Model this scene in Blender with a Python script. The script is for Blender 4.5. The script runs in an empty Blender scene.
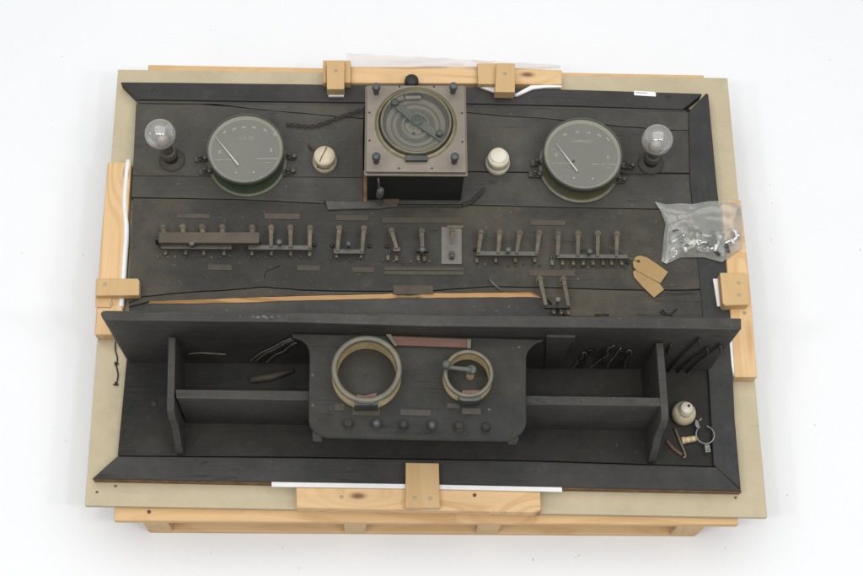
import bpy, bmesh, math, random
from mathutils import Vector, Matrix
from mathutils import noise as mnoise
random.seed(7)
sc = bpy.context.scene
COL = sc.collection
# ------------------------------------------------------------------ camera
ZB = 0.192                                   # top of the beige board above the floor
F_PX, TILT, ROLL, YAW = 1487.84, 0.371, 0.1128, -0.107
CX, CY, CZ = -0.1364, -1.3916, 3.5433        # relative to board top
def rot(t, r, y):
    return Matrix.Rotation(y, 3, 'Z') @ Matrix.Rotation(t, 3, 'X') @ Matrix.Rotation(r, 3, 'Z')
RC = rot(TILT, ROLL, YAW)
CAMP = Vector((CX, CY, CZ))
def P(px, py, h=0.0):
    """point of the photograph on the horizontal plane h metres above the board"""
    d = RC @ Vector(((px-431.5)/F_PX, -(py-288)/F_PX, -1))
    s = (h-CZ)/d.z
    q = CAMP + s*d
    return Vector((q.x, q.y, h+ZB))
def S(npx, px, py, h=0.03):
    return (P(px+npx/2, py, h)-P(px-npx/2, py, h)).length
cam = bpy.data.cameras.new('camera'); co = bpy.data.objects.new('camera', cam); COL.objects.link(co)
cam.sensor_width = 36; cam.lens = F_PX/863*36; cam.clip_end = 100; cam.clip_start = .05
m4 = RC.to_4x4(); m4.translation = Vector((CX, CY, CZ+ZB)); co.matrix_world = m4
sc.camera = co
# ------------------------------------------------------------------ materials
def newmat(name):
    m = bpy.data.materials.new(name); m.use_nodes = True
    nt = m.node_tree; nt.nodes.clear()
    out = nt.nodes.new('ShaderNodeOutputMaterial')
    b = nt.nodes.new('ShaderNodeBsdfPrincipled'); nt.links.new(b.outputs[0], out.inputs[0])
    return m, nt, b, out
def coords(nt, scale=(1,1,1), world=False):
    tc = nt.nodes.new('ShaderNodeTexCoord'); oi = nt.nodes.new('ShaderNodeObjectInfo')
    mul = nt.nodes.new('ShaderNodeMath'); mul.operation = 'MULTIPLY'; mul.inputs[1].default_value = 37
    nt.links.new(oi.outputs['Random'], mul.inputs[0])
    ad = nt.nodes.new('ShaderNodeVectorMath'); ad.operation = 'ADD'
    nt.links.new(tc.outputs['Object'], ad.inputs[0]); nt.links.new(mul.outputs[0], ad.inputs[1])
    mp = nt.nodes.new('ShaderNodeMapping'); mp.inputs['Scale'].default_value = scale
    nt.links.new(ad.outputs[0], mp.inputs[0])
    return mp.outputs[0]
def noise(nt, vec, scale, detail=5, rough=.6, dist=0):
    n = nt.nodes.new('ShaderNodeTexNoise'); n.inputs['Scale'].default_value = scale
    n.inputs['Detail'].default_value = detail; n.inputs['Roughness'].default_value = rough
    n.inputs['Distortion'].default_value = dist
    nt.links.new(vec, n.inputs['Vector']); return n.outputs[0]
def ramp(nt, fac, stops):
    r = nt.nodes.new('ShaderNodeValToRGB'); e = r.color_ramp.elements
    while len(e) < len(stops): e.new(.5)
    for i, (p, c) in enumerate(stops):
        e[i].position = p; e[i].color = (c, c, c, 1) if isinstance(c, (int, float)) else (*c, 1)
    nt.links.new(fac, r.inputs[0]); return r.outputs[0]
def mixc(nt, fac, a, b, mode='MIX'):
    n = nt.nodes.new('ShaderNodeMix'); n.data_type = 'RGBA'; n.blend_type = mode
    for sock, v in ((n.inputs[0], fac), (n.inputs[6], a), (n.inputs[7], b)):
        if isinstance(v, (int, float)): sock.default_value = v
        elif isinstance(v, tuple): sock.default_value = (*v, 1)
        else: nt.links.new(v, sock)
    return n.outputs[2]
def bump(nt, b, h, strength, dist=.002):
    n = nt.nodes.new('ShaderNodeBump'); n.inputs['Strength'].default_value = strength
    n.inputs['Distance'].default_value = dist
    nt.links.new(h, n.inputs['Height']); nt.links.new(n.outputs[0], b.inputs['Normal'])
def painted(name, base, dust, amount, rough=.62, grain=(3, 60, 60)):
    """old dark paint on boards: grain, dust patches, pale specks, scratches"""
    m, nt, b, out = newmat(name)
    v = coords(nt); vg = coords(nt, grain)
    g = noise(nt, vg, 2.0, 6, .65, .3)
    n1 = noise(nt, v, 3.2, 7, .66); n2 = noise(nt, v, 17, 6, .7); n3 = noise(nt, v, 170, 2, .5)
    c = mixc(nt, ramp(nt, g, [(.3, 0), (.72, 1)]), tuple(x*.92 for x in base), tuple(min(1, x*1.08) for x in base))
    c = mixc(nt, ramp(nt, n1, [(.40, 0), (.66, amount)]), c, dust)
    nb_ = noise(nt, v, 1.7, 4, .6)
    c = mixc(nt, ramp(nt, nb_, [(.36, .45), (.52, 0)]), c, tuple(x*.6 for x in base))
    c = mixc(nt, ramp(nt, n2, [(.5, 0), (.75, .45)]), c, tuple(x*.62 for x in base))
    c = mixc(nt, ramp(nt, n2, [(.25, .35), (.42, 0)]), c, tuple(min(1, x*1.25) for x in dust))
    c = mixc(nt, ramp(nt, n3, [(.70, 0), (.77, .55)]), c, tuple(min(1, x*2.6) for x in dust))
    vs = coords(nt, (2.2, 26, 26)); ns = noise(nt, vs, 4, 3, .5, 1.5)
    c = mixc(nt, ramp(nt, ns, [(.705, 0), (.73, .3), (.75, 0)]), c, tuple(min(1, x*1.9) for x in dust))
    # long drying cracks along the grain
    vc_ = coords(nt, tuple(1.1 if g_ == min(grain) else 38 for g_ in grain)); nc = noise(nt, vc_, 1.6, 2, .4, .25)
    nm_ = noise(nt, v, 6, 2, .5)
    ck = mixc(nt, 1.0, ramp(nt, nc, [(.488, 0), (.5, .75), (.512, 0)]), ramp(nt, nm_, [(.52, 0), (.6, 1)]), 'MULTIPLY')
    c = mixc(nt, ck, c, tuple(x*.35 for x in base))
    # rubbed edges
    bv = nt.nodes.new('ShaderNodeBevel'); bv.samples = 4; bv.inputs['Radius'].default_value = .004
    ge = nt.nodes.new('ShaderNodeNewGeometry'); dt = nt.nodes.new('ShaderNodeVectorMath'); dt.operation = 'DOT_PRODUCT'
    nt.links.new(bv.outputs[0], dt.inputs[0]); nt.links.new(ge.outputs['True Normal'], dt.inputs[1])
    em = mixc(nt, 1.0, ramp(nt, dt.outputs['Value'], [(.80, 1), (.97, 0)]), ramp(nt, n2, [(.42, 0), (.62, .75)]), 'MULTIPLY')
    c = mixc(nt, em, c, tuple(min(1, x*2.1+.01) for x in dust))
    # pale scuffs
    vf = coords(nt, (5, 22, 22)); nf = noise(nt, vf, 1.5, 6, .72)
    c = mixc(nt, ramp(nt, nf, [(.70, 0), (.78, .5)]), c, tuple(min(1, x*2.0+.02) for x in dust))
    nt.links.new(c, b.inputs['Base Color'])
    rr = ramp(nt, n2, [(.3, rough-.1), (.7, rough+.15)]); nt.links.new(rr, b.inputs['Roughness'])
    b.inputs['Specular IOR Level'].default_value = .2
    h = mixc(nt, .4, g, n2); bump(nt, b, h, .35, .0016)
    return m
def pine(name, a, d, axis='x', knots=(), rings=4.5):
    """planed softwood: growth lines along one axis, bending round knots placed at object-space points"""
    m, nt, b, out = newmat(name)
    al, ac = {'x': (0, 1), 'y': (1, 0)}[axis]
    def sc3(l, c): v = [c, c, c]; v[al] = l; return tuple(v)
    tc = nt.nodes.new('ShaderNodeTexCoord')
    near = None
    for (kx, ky) in knots:
        mp = nt.nodes.new('ShaderNodeMapping'); mp.inputs['Location'].default_value = (-kx, -ky, 0)
        nt.links.new(tc.outputs['Object'], mp.inputs[0])
        ms = nt.nodes.new('ShaderNodeVectorMath'); ms.operation = 'MULTIPLY'; q = [1, 1, 0]; q[al] = .42; ms.inputs[1].default_value = q
        nt.links.new(mp.outputs[0], ms.inputs[0])
        ln = nt.nodes.new('ShaderNodeVectorMath'); ln.operation = 'LENGTH'; nt.links.new(ms.outputs[0], ln.inputs[0])
        if near is None: near = ln.outputs['Value']
        else:
            mn = nt.nodes.new('ShaderNodeMath'); mn.operation = 'MINIMUM'; nt.links.new(near, mn.inputs[0]); nt.links.new(ln.outputs['Value'], mn.inputs[1]); near = mn.outputs[0]
    w1 = noise(nt, coords(nt, sc3(.9, 7)), 1.0, 2, .4)
    ad = nt.nodes.new('ShaderNodeMath'); ad.operation = 'MULTIPLY_ADD'; ad.inputs[1].default_value = rings*16
    nt.links.new(w1, ad.inputs[0])
    if near is not None:
        kk = nt.nodes.new('ShaderNodeMath'); kk.operation = 'MULTIPLY'; kk.inputs[1].default_value = 16
        nt.links.new(ramp(nt, near, [(0, 1), (.055, 0)]), kk.inputs[0]); nt.links.new(kk.outputs[0], ad.inputs[2])
    si = nt.nodes.new('ShaderNodeMath'); si.operation = 'SINE'; nt.links.new(ad.outputs[0], si.inputs[0])
    fr = nt.nodes.new('ShaderNodeMath'); fr.operation = 'MULTIPLY_ADD'; fr.inputs[1].default_value = .5; fr.inputs[2].default_value = .5
    nt.links.new(si.outputs[0], fr.inputs[0])
    fine = noise(nt, coords(nt, sc3(4, 150)), 2, 4, .65)
    big = noise(nt, coords(nt, sc3(2, 9)), 2, 3, .5); spot = noise(nt, coords(nt), 60, 4, .6)
    fade = noise(nt, coords(nt, sc3(2, 12)), 1.5, 2, .5)
    gl_ = mixc(nt, 1.0, ramp(nt, fr.outputs[0], [(.45, 0), (.9, .9), (1, .55)]), ramp(nt, fade, [(.35, .25), (.65, 1)]), 'MULTIPLY')
    c = mixc(nt, gl_, a, d)
    c = mixc(nt, ramp(nt, fine, [(.38, 0), (.8, .38)]), c, d)
    c = mixc(nt, ramp(nt, big, [(.4, 0), (.75, .4)]), c, tuple(x*y for x, y in zip(a, (.93, .84, .74))))
    c = mixc(nt, ramp(nt, spot, [(.66, 0), (.76, .35)]), c, (d[0]*.5, d[1]*.5, d[2]*.5))
    if near is not None:
        c = mixc(nt, ramp(nt, near, [(.0035, .92), (.005, .7), (.0105, 0)]), c, (.16, .07, .032))
    nt.links.new(c, b.inputs['Base Color']); b.inputs['Roughness'].default_value = .62
    b.inputs['Specular IOR Level'].default_value = .3
    bump(nt, b, fine, .3, .0008)
    return m
def plain(name, base, rough=.5, metal=0, var=.3, sc_=60, dirt=None, damt=.6, spec=.5, bmp=.25):
    m, nt, b, out = newmat(name)
    v = coords(nt); n = noise(nt, v, sc_, 5, .65); n2 = noise(nt, v, sc_*.22, 4, .6)
    c = mixc(nt, ramp(nt, n, [(.3, 0), (.7, 1)]), tuple(x*(1-var) for x in base), tuple(min(1, x*(1+var*.6)) for x in base))
    if dirt: c = mixc(nt, ramp(nt, n2, [(.42, 0), (.66, damt)]), c, dirt)
    nt.links.new(c, b.inputs['Base Color'])
    b.inputs['Metallic'].default_value = metal; b.inputs['Roughness'].default_value = rough
    b.inputs['Specular IOR Level'].default_value = spec
    bump(nt, b, n, bmp, .0008)
    return m
def glass(name, dustamt, tint=(1, 1, 1), edge=.5, dust=(.75, .74, .7), dsc=28, ro=.04):
    m = bpy.data.materials.new(name); m.use_nodes = True; nt = m.node_tree; nt.nodes.clear()
    out = nt.nodes.new('ShaderNodeOutputMaterial')
    tr = nt.nodes.new('ShaderNodeBsdfTransparent'); tr.inputs[0].default_value = (*tint, 1)
    gl = nt.nodes.new('ShaderNodeBsdfGlossy'); gl.inputs['Roughness'].default_value = ro
    di = nt.nodes.new('ShaderNodeBsdfDiffuse'); di.inputs[0].default_value = (*dust, 1)
    lw = nt.nodes.new('ShaderNodeLayerWeight'); lw.inputs[0].default_value = edge
    f = ramp(nt, lw.outputs['Fresnel'], [(.0, .02), (.9, .75)])
    m1 = nt.nodes.new('ShaderNodeMixShader'); m2 = nt.nodes.new('ShaderNodeMixShader')
    nt.links.new(f, m1.inputs[0]); nt.links.new(tr.outputs[0], m1.inputs[1]); nt.links.new(gl.outputs[0], m1.inputs[2])
    n = noise(nt, coords(nt), dsc, 4, .5)
    nt.links.new(ramp(nt, n, [(.3, dustamt*.75), (.75, dustamt*1.3)]), m2.inputs[0])
    nt.links.new(m1.outputs[0], m2.inputs[1]); nt.links.new(di.outputs[0], m2.inputs[2])
    nt.links.new(m2.outputs[0], out.inputs[0])
    return m
M = {}
M['floor'] = plain('white_floor', (.815, .82, .828), .6, 0, .012, 3, spec=.2, bmp=.02)
M['panel'] = painted('panel_paint', (.046, .0435, .0385), (.086, .075, .056), 1.0)
M['panel_top'] = painted('upper_panel_paint', (.061, .059, .053), (.092, .083, .066), .85)
M['frame'] = painted('frame_paint', (.041, .040, .039), (.062, .059, .052), .6, .55)
M['frame_v'] = painted('stile_paint', (.036, .036, .036), (.054, .052, .047), .6, .55, (60, 3, 60))
M['shelf'] = painted('shelf_paint', (.050, .048, .045), (.090, .083, .070), .7, .58)
M['lower'] = painted('lower_paint', (.022, .0215, .0195), (.042, .038, .030), .7)
M['black'] = plain('gap_shade_black', (.016, .015, .014), .8, 0, .3, 30)
M['plate'] = painted('plate_paint', (.031, .031, .029), (.050, .047, .039), .8, .6)
M['board'] = plain('beige_board_paint', (.505, .43, .288), .6, 0, .06, 22, (.435, .365, .24), .75, .3, .15)
def smudges(m, col, dark):
    nt = m.node_tree; bs = next(n for n in nt.nodes if n.type == 'BSDF_PRINCIPLED'); src = bs.inputs['Base Color'].links[0].from_socket
    n1 = noise(nt, coords(nt, (3, 3, 3)), 2.2, 6, .7); n2 = noise(nt, coords(nt), 240, 2, .5); n3 = noise(nt, coords(nt, (2.5, 30, 30)), 3, 4, .6)
    c = mixc(nt, ramp(nt, n1, [(.55, 0), (.75, .55)]), src, col)
    c = mixc(nt, ramp(nt, n3, [(.62, 0), (.75, .3)]), c, col)
    c = mixc(nt, ramp(nt, n2, [(.73, 0), (.78, .5)]), c, dark)
    nt.links.new(c, bs.inputs['Base Color'])
smudges(M['board'], (.36, .30, .195), (.16, .12, .08))
M['pallet_low'] = pine('lit_bottom_pine', (.70, .49, .27), (.56, .35, .16), 'x')  # pallet pine made lighter; the light on the bottom boards is in the colour
PA, PD = (.70, .485, .265), (.52, .30, .125)
M['pine_x'] = pine('pine_along', PA, PD, 'x', [(.19, .006)]); M['pine_y'] = pine('pine_across', PA, PD, 'y', [(.016, .205)]); M['pine_knot'] = pine('knotty_pine', PA, PD, 'x', [(-.145, .008), (.30, -.03)])
M['pallet'] = pine('pallet_pine', (.645, .435, .225), (.51, .305, .135), 'x', [(-.42, .02), (.17, -.01), (.62, .03)]); M['pallet_y'] = pine('pallet_pine_across', (.64, .45, .24), (.52, .33, .15), 'y')
M['block'] = pine('block_wood', (.585, .40, .20), (.50, .325, .15), 'y', (), 1.5)
M['raw'] = pine('raw_split_wood', (.66, .40, .19), (.42, .20, .075), 'x')
M['rawdark'] = plain('raw_wood_edge', (.20, .105, .045), .8, 0, .5, 40)
M['foam'] = plain('white_foam', (.80, .80, .79), .8, 0, .05, 90, (.70, .69, .66), .5, .2, .6)
M['brass'] = plain('tarnished_brass', (.74, .59, .34), .5, .15, .2, 45, (.40, .31, .17), .5)
M['brassrim'] = plain('dull_brass_rim', (.17, .155, .11), .5, .3, .3, 45, (.105, .10, .08), .8)
M['postgrey'] = plain('blue_grey_post', (.07, .082, .082), .45, .2, .3, 60, (.13, .13, .115), .5)
M['terminal'] = plain('dark_terminal', (.075, .068, .052), .55, .2, .35, 60, (.05, .046, .04), .6)
M['copper'] = plain('copper_bar', (.155, .078, .056), .7, .1, .2, 50, (.12, .07, .052), .6)
M['contact'] = plain('dusty_contact_metal', (.15, .122, .078), .6, .2, .4, 70, (.085, .073, .052), .7)
M['blade'] = plain('dusty_switch_blade', (.128, .106, .070), .58, .2, .45, 50, (.08, .07, .052), .75)
M['bar'] = plain('dark_switch_bar', (.085, .08, .068), .45, 0, .3, 60, (.125, .11, .085), .6)
M['knob'] = plain('dusty_knob', (.075, .078, .076), .35, 0, .3, 70, (.19, .18, .16), .8)
M['nameplate'] = plain('brown_name_strip', (.077, .060, .041), .7, 0, .3, 50, (.056, .048, .037), .85)
M['olivestrip'] = plain('olive_name_strip', (.066, .058, .036), .7, 0, .3, 50, (.050, .046, .035), .85)
M['greyplate'] = plain('grey_switch_plate', (.165, .15, .13), .6, 0, .12, 40, (.12, .11, .095), .5)
M['boxtop'] = plain('grey_bronze_plate', (.225, .188, .15), .5, .1, .14, 30, (.155, .135, .105), .6)
M['boxside'] = painted('box_side_paint', (.026, .027, .026), (.04, .038, .034), .5)
M['steel'] = plain('dull_steel', (.20, .20, .185), .45, .5, .3, 60, (.10, .095, .08), .7)
M['darksteel'] = plain('dark_steel', (.055, .06, .062), .45, .3, .3, 60, (.1, .095, .08), .6)
M['zinc'] = plain('bright_zinc', (.62, .62, .62), .25, .9, .2, 80)
M['gaugegreen'] = plain('green_gauge_case', (.045, .072, .038), .45, .0, .3, 40, (.075, .08, .055), .6)
M['gaugeolive'] = plain('olive_gauge_case', (.085, .087, .036), .45, .0, .3, 40, (.11, .105, .065), .7)
M['gaugerim'] = plain('gauge_bezel_paint', (.070, .073, .057), .5, .0, .25, 40, (.095, .097, .075), .6)
M['flange'] = plain('dull_green_flange', (.10, .105, .065), .5, .1, .3, 40, (.13, .13, .09), .6)
M['dial'] = plain('grey_dial_face', (.150, .145, .127), .6, 0, .04, 20, (.168, .162, .142), .6, .3, .05)
M['dialrim'] = plain('dial_edge_ring', (.275, .27, .21), .6, 0, .08, 20, (.225, .22, .175), .6)
M['ink'] = plain('pale_dial_marks', (.31, .31, .28), .6, 0, .1, 40)
M['needle'] = plain('pale_needle', (.62, .62, .58), .5, 0, .1, 40)
M['porc'] = plain('old_porcelain', (.70, .66, .55), .3, 0, .1, 40, (.48, .40, .27), .55)
M['porcelain_dirty'] = plain('stained_porcelain', (.60, .52, .37), .35, 0, .12, 40, (.36, .27, .15), .7)
M['stain'] = plain('brown_crack', (.14, .085, .04), .8, 0, .3, 80)
M['wire'] = plain('black_wire', (.022, .021, .02), .6, 0, .4, 80)
M['greywire'] = plain('grey_wire', (.115, .108, .092), .65, 0, .4, 80)
M['fabricwire'] = plain('braided_wire', (.05, .044, .034), .85, 0, .5, 300, bmp=.8)
M['tag'] = plain('brown_tag_card', (.385, .255, .118), .8, 0, .05, 60, (.34, .22, .10), .5, .2)
M['string'] = plain('string_fibre', (.22, .17, .10), .9, 0, .3, 200)
M['sticker'] = plain('white_sticker', (.84, .84, .82), .4, 0, .02, 20)
M['sticker_dim'] = plain('dull_nickel', (.33, .33, .30), .5, .2, .2, 60)
M['oldwood'] = plain('dusty_brown_strip', (.10, .080, .056), .75, 0, .25, 30, (.075, .062, .046), .7)
M['flangebrass'] = plain('aged_bronze', (.20, .175, .095), .5, .2, .35, 40, (.13, .115, .07), .7)
M['white'] = plain('whitish_plated_metal', (.66, .66, .63), .4, .2, .1, 60)
M['screwgrey'] = plain('brassy_grey_screw', (.36, .31, .21), .45, .3, .2, 80)
M['crank'] = plain('grey_crank_metal', (.105, .11, .10), .6, .1, .25, 60, (.08, .08, .068), .6)
M['ringdark'] = plain('dark_disc_groove', (.055, .055, .046), .6, .1, .15, 40)
M['leverbar'] = plain('green_grey_lever', (.058, .066, .058), .55, .1, .25, 60, (.10, .10, .082), .5)
M['print'] = plain('grey_print', (.30, .30, .30), .6, 0, .1, 20)
M['glass_gauge'] = glass('gauge_glass', .010, (.98, .985, .97), .15, (.6,.59,.54), 6)
M['glass_bulb'] = glass('bulb_glass', .22, (1, 1, 1), .6, (.62, .60, .58), 14)
M['glass_relay'] = glass('relay_glass', .012, (.97, .97, .93), .15)
M['film'] = glass('thin_plastic_film', .30, (.93, .89, .87), .3, (.70, .64, .61), 5, .3)
M['bag'] = glass('clear_bag_plastic', .19, (.97, .97, .95), .4, (.76, .75, .69), 14, .13)
M['disc'] = plain('dusty_relay_disc', (.155, .148, .118), .6, .05, .12, 30, (.12, .10, .078), .7, .3, .1)
M['crumb'] = plain('grey_dust_crumb', (.50, .49, .48), .9, 0, .4, 200)
M['lead'] = plain('lead_strip', (.078, .072, .06), .55, .2, .3, 60)
M['terminal_pale'] = plain('dusty_fuse_sleeve', (.12, .112, .095), .7, 0, .25, 60)
M['rust'] = plain('rusty_iron', (.15, .085, .055), .75, .2, .5, 60, (.10, .06, .04), .7)
M['brownknob'] = plain('greyed_rose', (.050, .044, .036), .7, 0, .25, 40, (.062, .055, .043), .7)
# ------------------------------------------------------------------ object helpers
WPOS = {}
def tag(o, label=None, cat=None, group=None, kind=None):
    if label: o['label'] = label
    if cat: o['category'] = cat
    if group: o['group'] = group
    if kind: o['kind'] = kind
    return o
def thing(name, loc, label, cat, group=None):
    o = bpy.data.objects.new(name, None); COL.objects.link(o); o.empty_display_size = .05
    o.location = loc; WPOS[o] = Vector(loc); return tag(o, label, cat, group)
class MB:
    """collects shapes (world coordinates, floor at z=0) and links them as one mesh object"""
    def __init__(s): s.bm = bmesh.new(); s.mats = []; s.cur = 0
    def mat(s, m):
        if m not in s.mats: s.mats.append(m)
        s.cur = s.mats.index(m); return s
    def face(s, vs, smooth=False):
        try: f = s.bm.faces.new(vs)
        except ValueError: return
        f.material_index = s.cur; f.smooth = smooth; return f
    def poly(s, pts, z0, z1, smooth=False):
        """vertical prism over a plan outline; pts are Vectors, z0 bottom, z1 top (world z or lists)"""
        n = len(pts)
        t = z1 if isinstance(z1, (list, tuple)) else [z1]*n
        b = [s.bm.verts.new((p.x, p.y, z0)) for p in pts]
        u = [s.bm.verts.new((p.x, p.y, t[i])) for i, p in enumerate(pts)]
        s.face(u); s.face(b[::-1])
        for i in range(n):
            j = (i+1) % n; s.face([b[i], b[j], u[j], u[i]], smooth)
        return s
    def prism(s, px, h1, h0, smooth=False):
        """outline in photograph pixels at its true height h1 above the board, extruded down to h0"""
        return s.poly([P(x, y, h1) for x, y in px], h0+ZB, h1+ZB, smooth)
    def box(s, c, size, rz=0):
        c = Vector(c); a, b_, d = size[0]/2, size[1]/2, size[2]/2
        r = Matrix.Rotation(rz, 3, 'Z')
        pts = [c + r @ Vector(q) for q in ((-a, -b_, 0), (a, -b_, 0), (a, b_, 0), (-a, b_, 0))]
        return s.poly(pts, c.z-d, c.z+d)
    def lathe(s, c, prof, seg=40, axis=None, smooth=True):
        """surface of revolution round an axis through c; prof = [(radius, height)]"""
        c = Vector(c); q = Vector((0, 0, 1)).rotation_difference(Vector(axis).normalized()).to_matrix() if axis is not None else Matrix.Identity(3)
        rings = []
        for r, z in prof:
            if r < 1e-6: rings.append([s.bm.verts.new(c + q @ Vector((0, 0, z)))])
            else: rings.append([s.bm.verts.new(c + q @ Vector((r*math.cos(2*math.pi*i/seg), r*math.sin(2*math.pi*i/seg), z))) for i in range(seg)])
        for a, b_ in zip(rings, rings[1:]):
            for i in range(seg):
                j = (i+1) % seg
                if len(a) == 1 and len(b_) == 1: continue
                if len(a) == 1: s.face([a[0], b_[i], b_[j]], smooth)
                elif len(b_) == 1: s.face([a[i], a[j], b_[0]], smooth)
                else: s.face([a[i], a[j], b_[j], b_[i]], smooth)
        return s
    def tube(s, pts, r, seg=7, cap=True):
        pts = [Vector(p) for p in pts]; rings = []; up = None
        for i, p in enumerate(pts):
            t = (pts[min(i+1, len(pts)-1)]-pts[max(i-1, 0)]).normalized()
            if up is None: up = t.orthogonal().normalized()
            up = (up - t*up.dot(t)).normalized(); w = t.cross(up)
            rr = r[i] if isinstance(r, (list, tuple)) else r
            rings.append([s.bm.verts.new(p + rr*(math.cos(2*math.pi*k/seg)*up + math.sin(2*math.pi*k/seg)*w)) for k in range(seg)])
        for a, b_ in zip(rings, rings[1:]):
            for k in range(seg): s.face([a[k], a[(k+1) % seg], b_[(k+1) % seg], b_[k]], True)
        if cap: s.face(rings[0][::-1]); s.face(rings[-1])
        return s
    def build(s, name, mat=None, parent=None, bev=0, seg=2, rz=None):
        bmesh.ops.recalc_face_normals(s.bm, faces=s.bm.faces)
        vs = s.bm.verts
        lo = Vector([min(v.co[i] for v in vs) for i in range(3)]); hi = Vector([max(v.co[i] for v in vs) for i in range(3)])
        c = (lo+hi)/2; c.z = lo.z
        for v in vs: v.co -= c
        me = bpy.data.meshes.new(name); s.bm.to_mesh(me); s.bm.free()
        for m in (s.mats or [mat]): me.materials.append(m)
        o = bpy.data.objects.new(name, me); COL.objects.link(o); WPOS[o] = c
        if parent is not None: o.parent = parent; o.location = c - WPOS[parent]
        else: o.location = c
        if bev:
            b = o.modifiers.new('bevel', 'BEVEL'); b.width = bev; b.segments = seg; b.limit_method = 'ANGLE'; b.angle_limit = math.radians(35)
            b.harden_normals = False
        return o
def pr(px, h1, h0, name, mat, parent, bev=.0015):
    return MB().prism(px, h1, h0).build(name, mat, parent, bev)
def smoothpath(pts, n=6):
    """Catmull-Rom through 3D points"""
    pts = [Vector(p) for p in pts]; out = []
    for i in range(len(pts)-1):
        p0 = pts[max(i-1, 0)]; p1 = pts[i]; p2 = pts[i+1]; p3 = pts[min(i+2, len(pts)-1)]
        for k in range(n):
            t = k/n
            out.append(.5*((2*p1)+(p2-p0)*t+(2*p0-5*p1+4*p2-p3)*t*t+(3*p1-p0-3*p2+p3)*t**3))
    out.append(pts[-1]); return out
def wavy(px, n=4, amp=.35):
    """subdivide a pixel polyline and roughen it (worn or split board edges)"""
    out = []
    for (a, b_), (c, d) in zip(px, px[1:]):
        for k in range(n):
            t = k/n; out.append((a+(c-a)*t + 0, b_+(d-b_)*t + (random.uniform(-amp, amp) if k else 0)))
    out.append(px[-1]); return out
# ------------------------------------------------------------------ the setting: floor
mb = MB(); pts = [Vector((x, y, 0)) for x, y in ((-9, -9), (9, -9), (9, 9), (-9, 9))]
mb.face([mb.bm.verts.new(p) for p in pts]); tag(mb.build('floor', M['floor']), kind='structure')
mb = MB()
for (x, y) in [(65, 440), (66.5, 441), (283, 547), (282.5, 549), (299, 568), (211, 553), (580, 555), (533, 560), (542, 561), (575, 557), (770, 185), (793, 188), (772, 203), (760, 262), (771, 240), (815, 425), (62, 57), (52, 128), (83, 255), (860, 250), (22, 253), (578, 556), (533, 559), (725, 548), (787, 495), (830, 60), (210, 30)]:
    c = P(x, y, -ZB+.0006); mb.box((c.x, c.y, .0012), (random.uniform(.002, .0045), random.uniform(.0007, .0018), .0012), random.uniform(0, 3))
tag(mb.build('dust_crumbs', M['crumb']), 'tiny grey crumbs of dirt scattered on the white floor', 'dirt', kind='stuff')
# ------------------------------------------------------------------ pallet
pal = thing('wooden_pallet', (0, 0, 0), 'pale pine pallet on blocks underneath the beige board', 'pallet')
TD, TB = ZB-.0185, .022
y0 = P(430, 522.8, -.0185).y; y1 = P(430, 70, -.0185).y
xl = P(114, 515, -.0185).x; xr = P(738.3, 520, -.0185).x
nb = 7; bw = .098
for i in range(nb):
    yc = y0+bw/2 + (y1-y0-bw)*i/(nb-1)
    dx = random.uniform(-.004, .004)
    if i == 0 or i == nb-1: dx = 0
    MB().box(((xl+xr)/2+dx, yc, TD-TB/2), (xr-xl, bw, TB)).build('deck_board', M['pallet'], pal, .003)
bx = [(140.5, 166), (343.5, 366), (479, 502), (680, 708)]
blk = []
for a, b_ in bx:
    hh = -ZB+.10
    xa, xb = P(a, 524.5, -.041).x, P(b_, 525.5, -.041).x
    blk.append((xa, xb))
for yy in (y0+.006, (y0+y1)/2-.05, y1-.106):
    for xa, xb in blk:
        MB().box(((xa+xb)/2, yy+.05, .022+(TD-TB-.022)/2), (xb-xa, .10, TD-TB-.022-.0005)).build('support_block', M['pallet_y'], pal, .003)
    MB().box(((blk[0][0]+blk[-1][1])/2, yy+.05, .011), (blk[-1][1]-blk[0][0]-.002, .098, .0215)).build('bottom_board', M['pallet_low'], pal, .003)
for x, y in ((149, 511.7), (437, 511), (493, 513.3)):
    c = P(x, y, -.0185); MB().lathe(c, [(0, .0012), (.0045, .001), (.005, 0)], 10).build('nail_head', M['rust'], pal)
# ------------------------------------------------------------------ beige packing board
board = thing('packing_board', (0, 0, ZB), 'beige painted board under the switchboard, lying on the pallet', 'board')
mb = MB().mat(M['board']); mb.prism([(118, 69.5), (300, 72), (727.5, 78), (767.5, 517.5), (430, 511.5), (84.7, 505.5)], 0, -.0175)
mb.build('board_sheet', None, board, .002)
for x, y in ((97, 492), (115.5, 486), (735.5, 497.5)):
    c = P(x, y, 0); MB().lathe(c, [(0, .0012), (.003, .001), (.0035, 0)], 8).build('screw_head', M['stain'], board)
# ------------------------------------------------------------------ switchboard
sw = thing('switchboard', (0, 0, ZB), 'old charcoal wooden electrical switchboard with round meters, knife switches and a compartmented shelf', 'switchboard')
def part(name, px, h1, h0, mat, bev=.0015, parent=sw): return pr(px, h1, h0, name, M[mat], parent, bev)
# backing sheet seen through cracks, coloured black for the shade in the gaps
part('backing_board', [(137.5, 102), (360, 103), (690, 109), (716, 300), (722, 467), (400, 462), (119.5, 456), (129, 350), (130.5, 300), (134, 198)], .010, .0005, 'black', 0)
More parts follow.
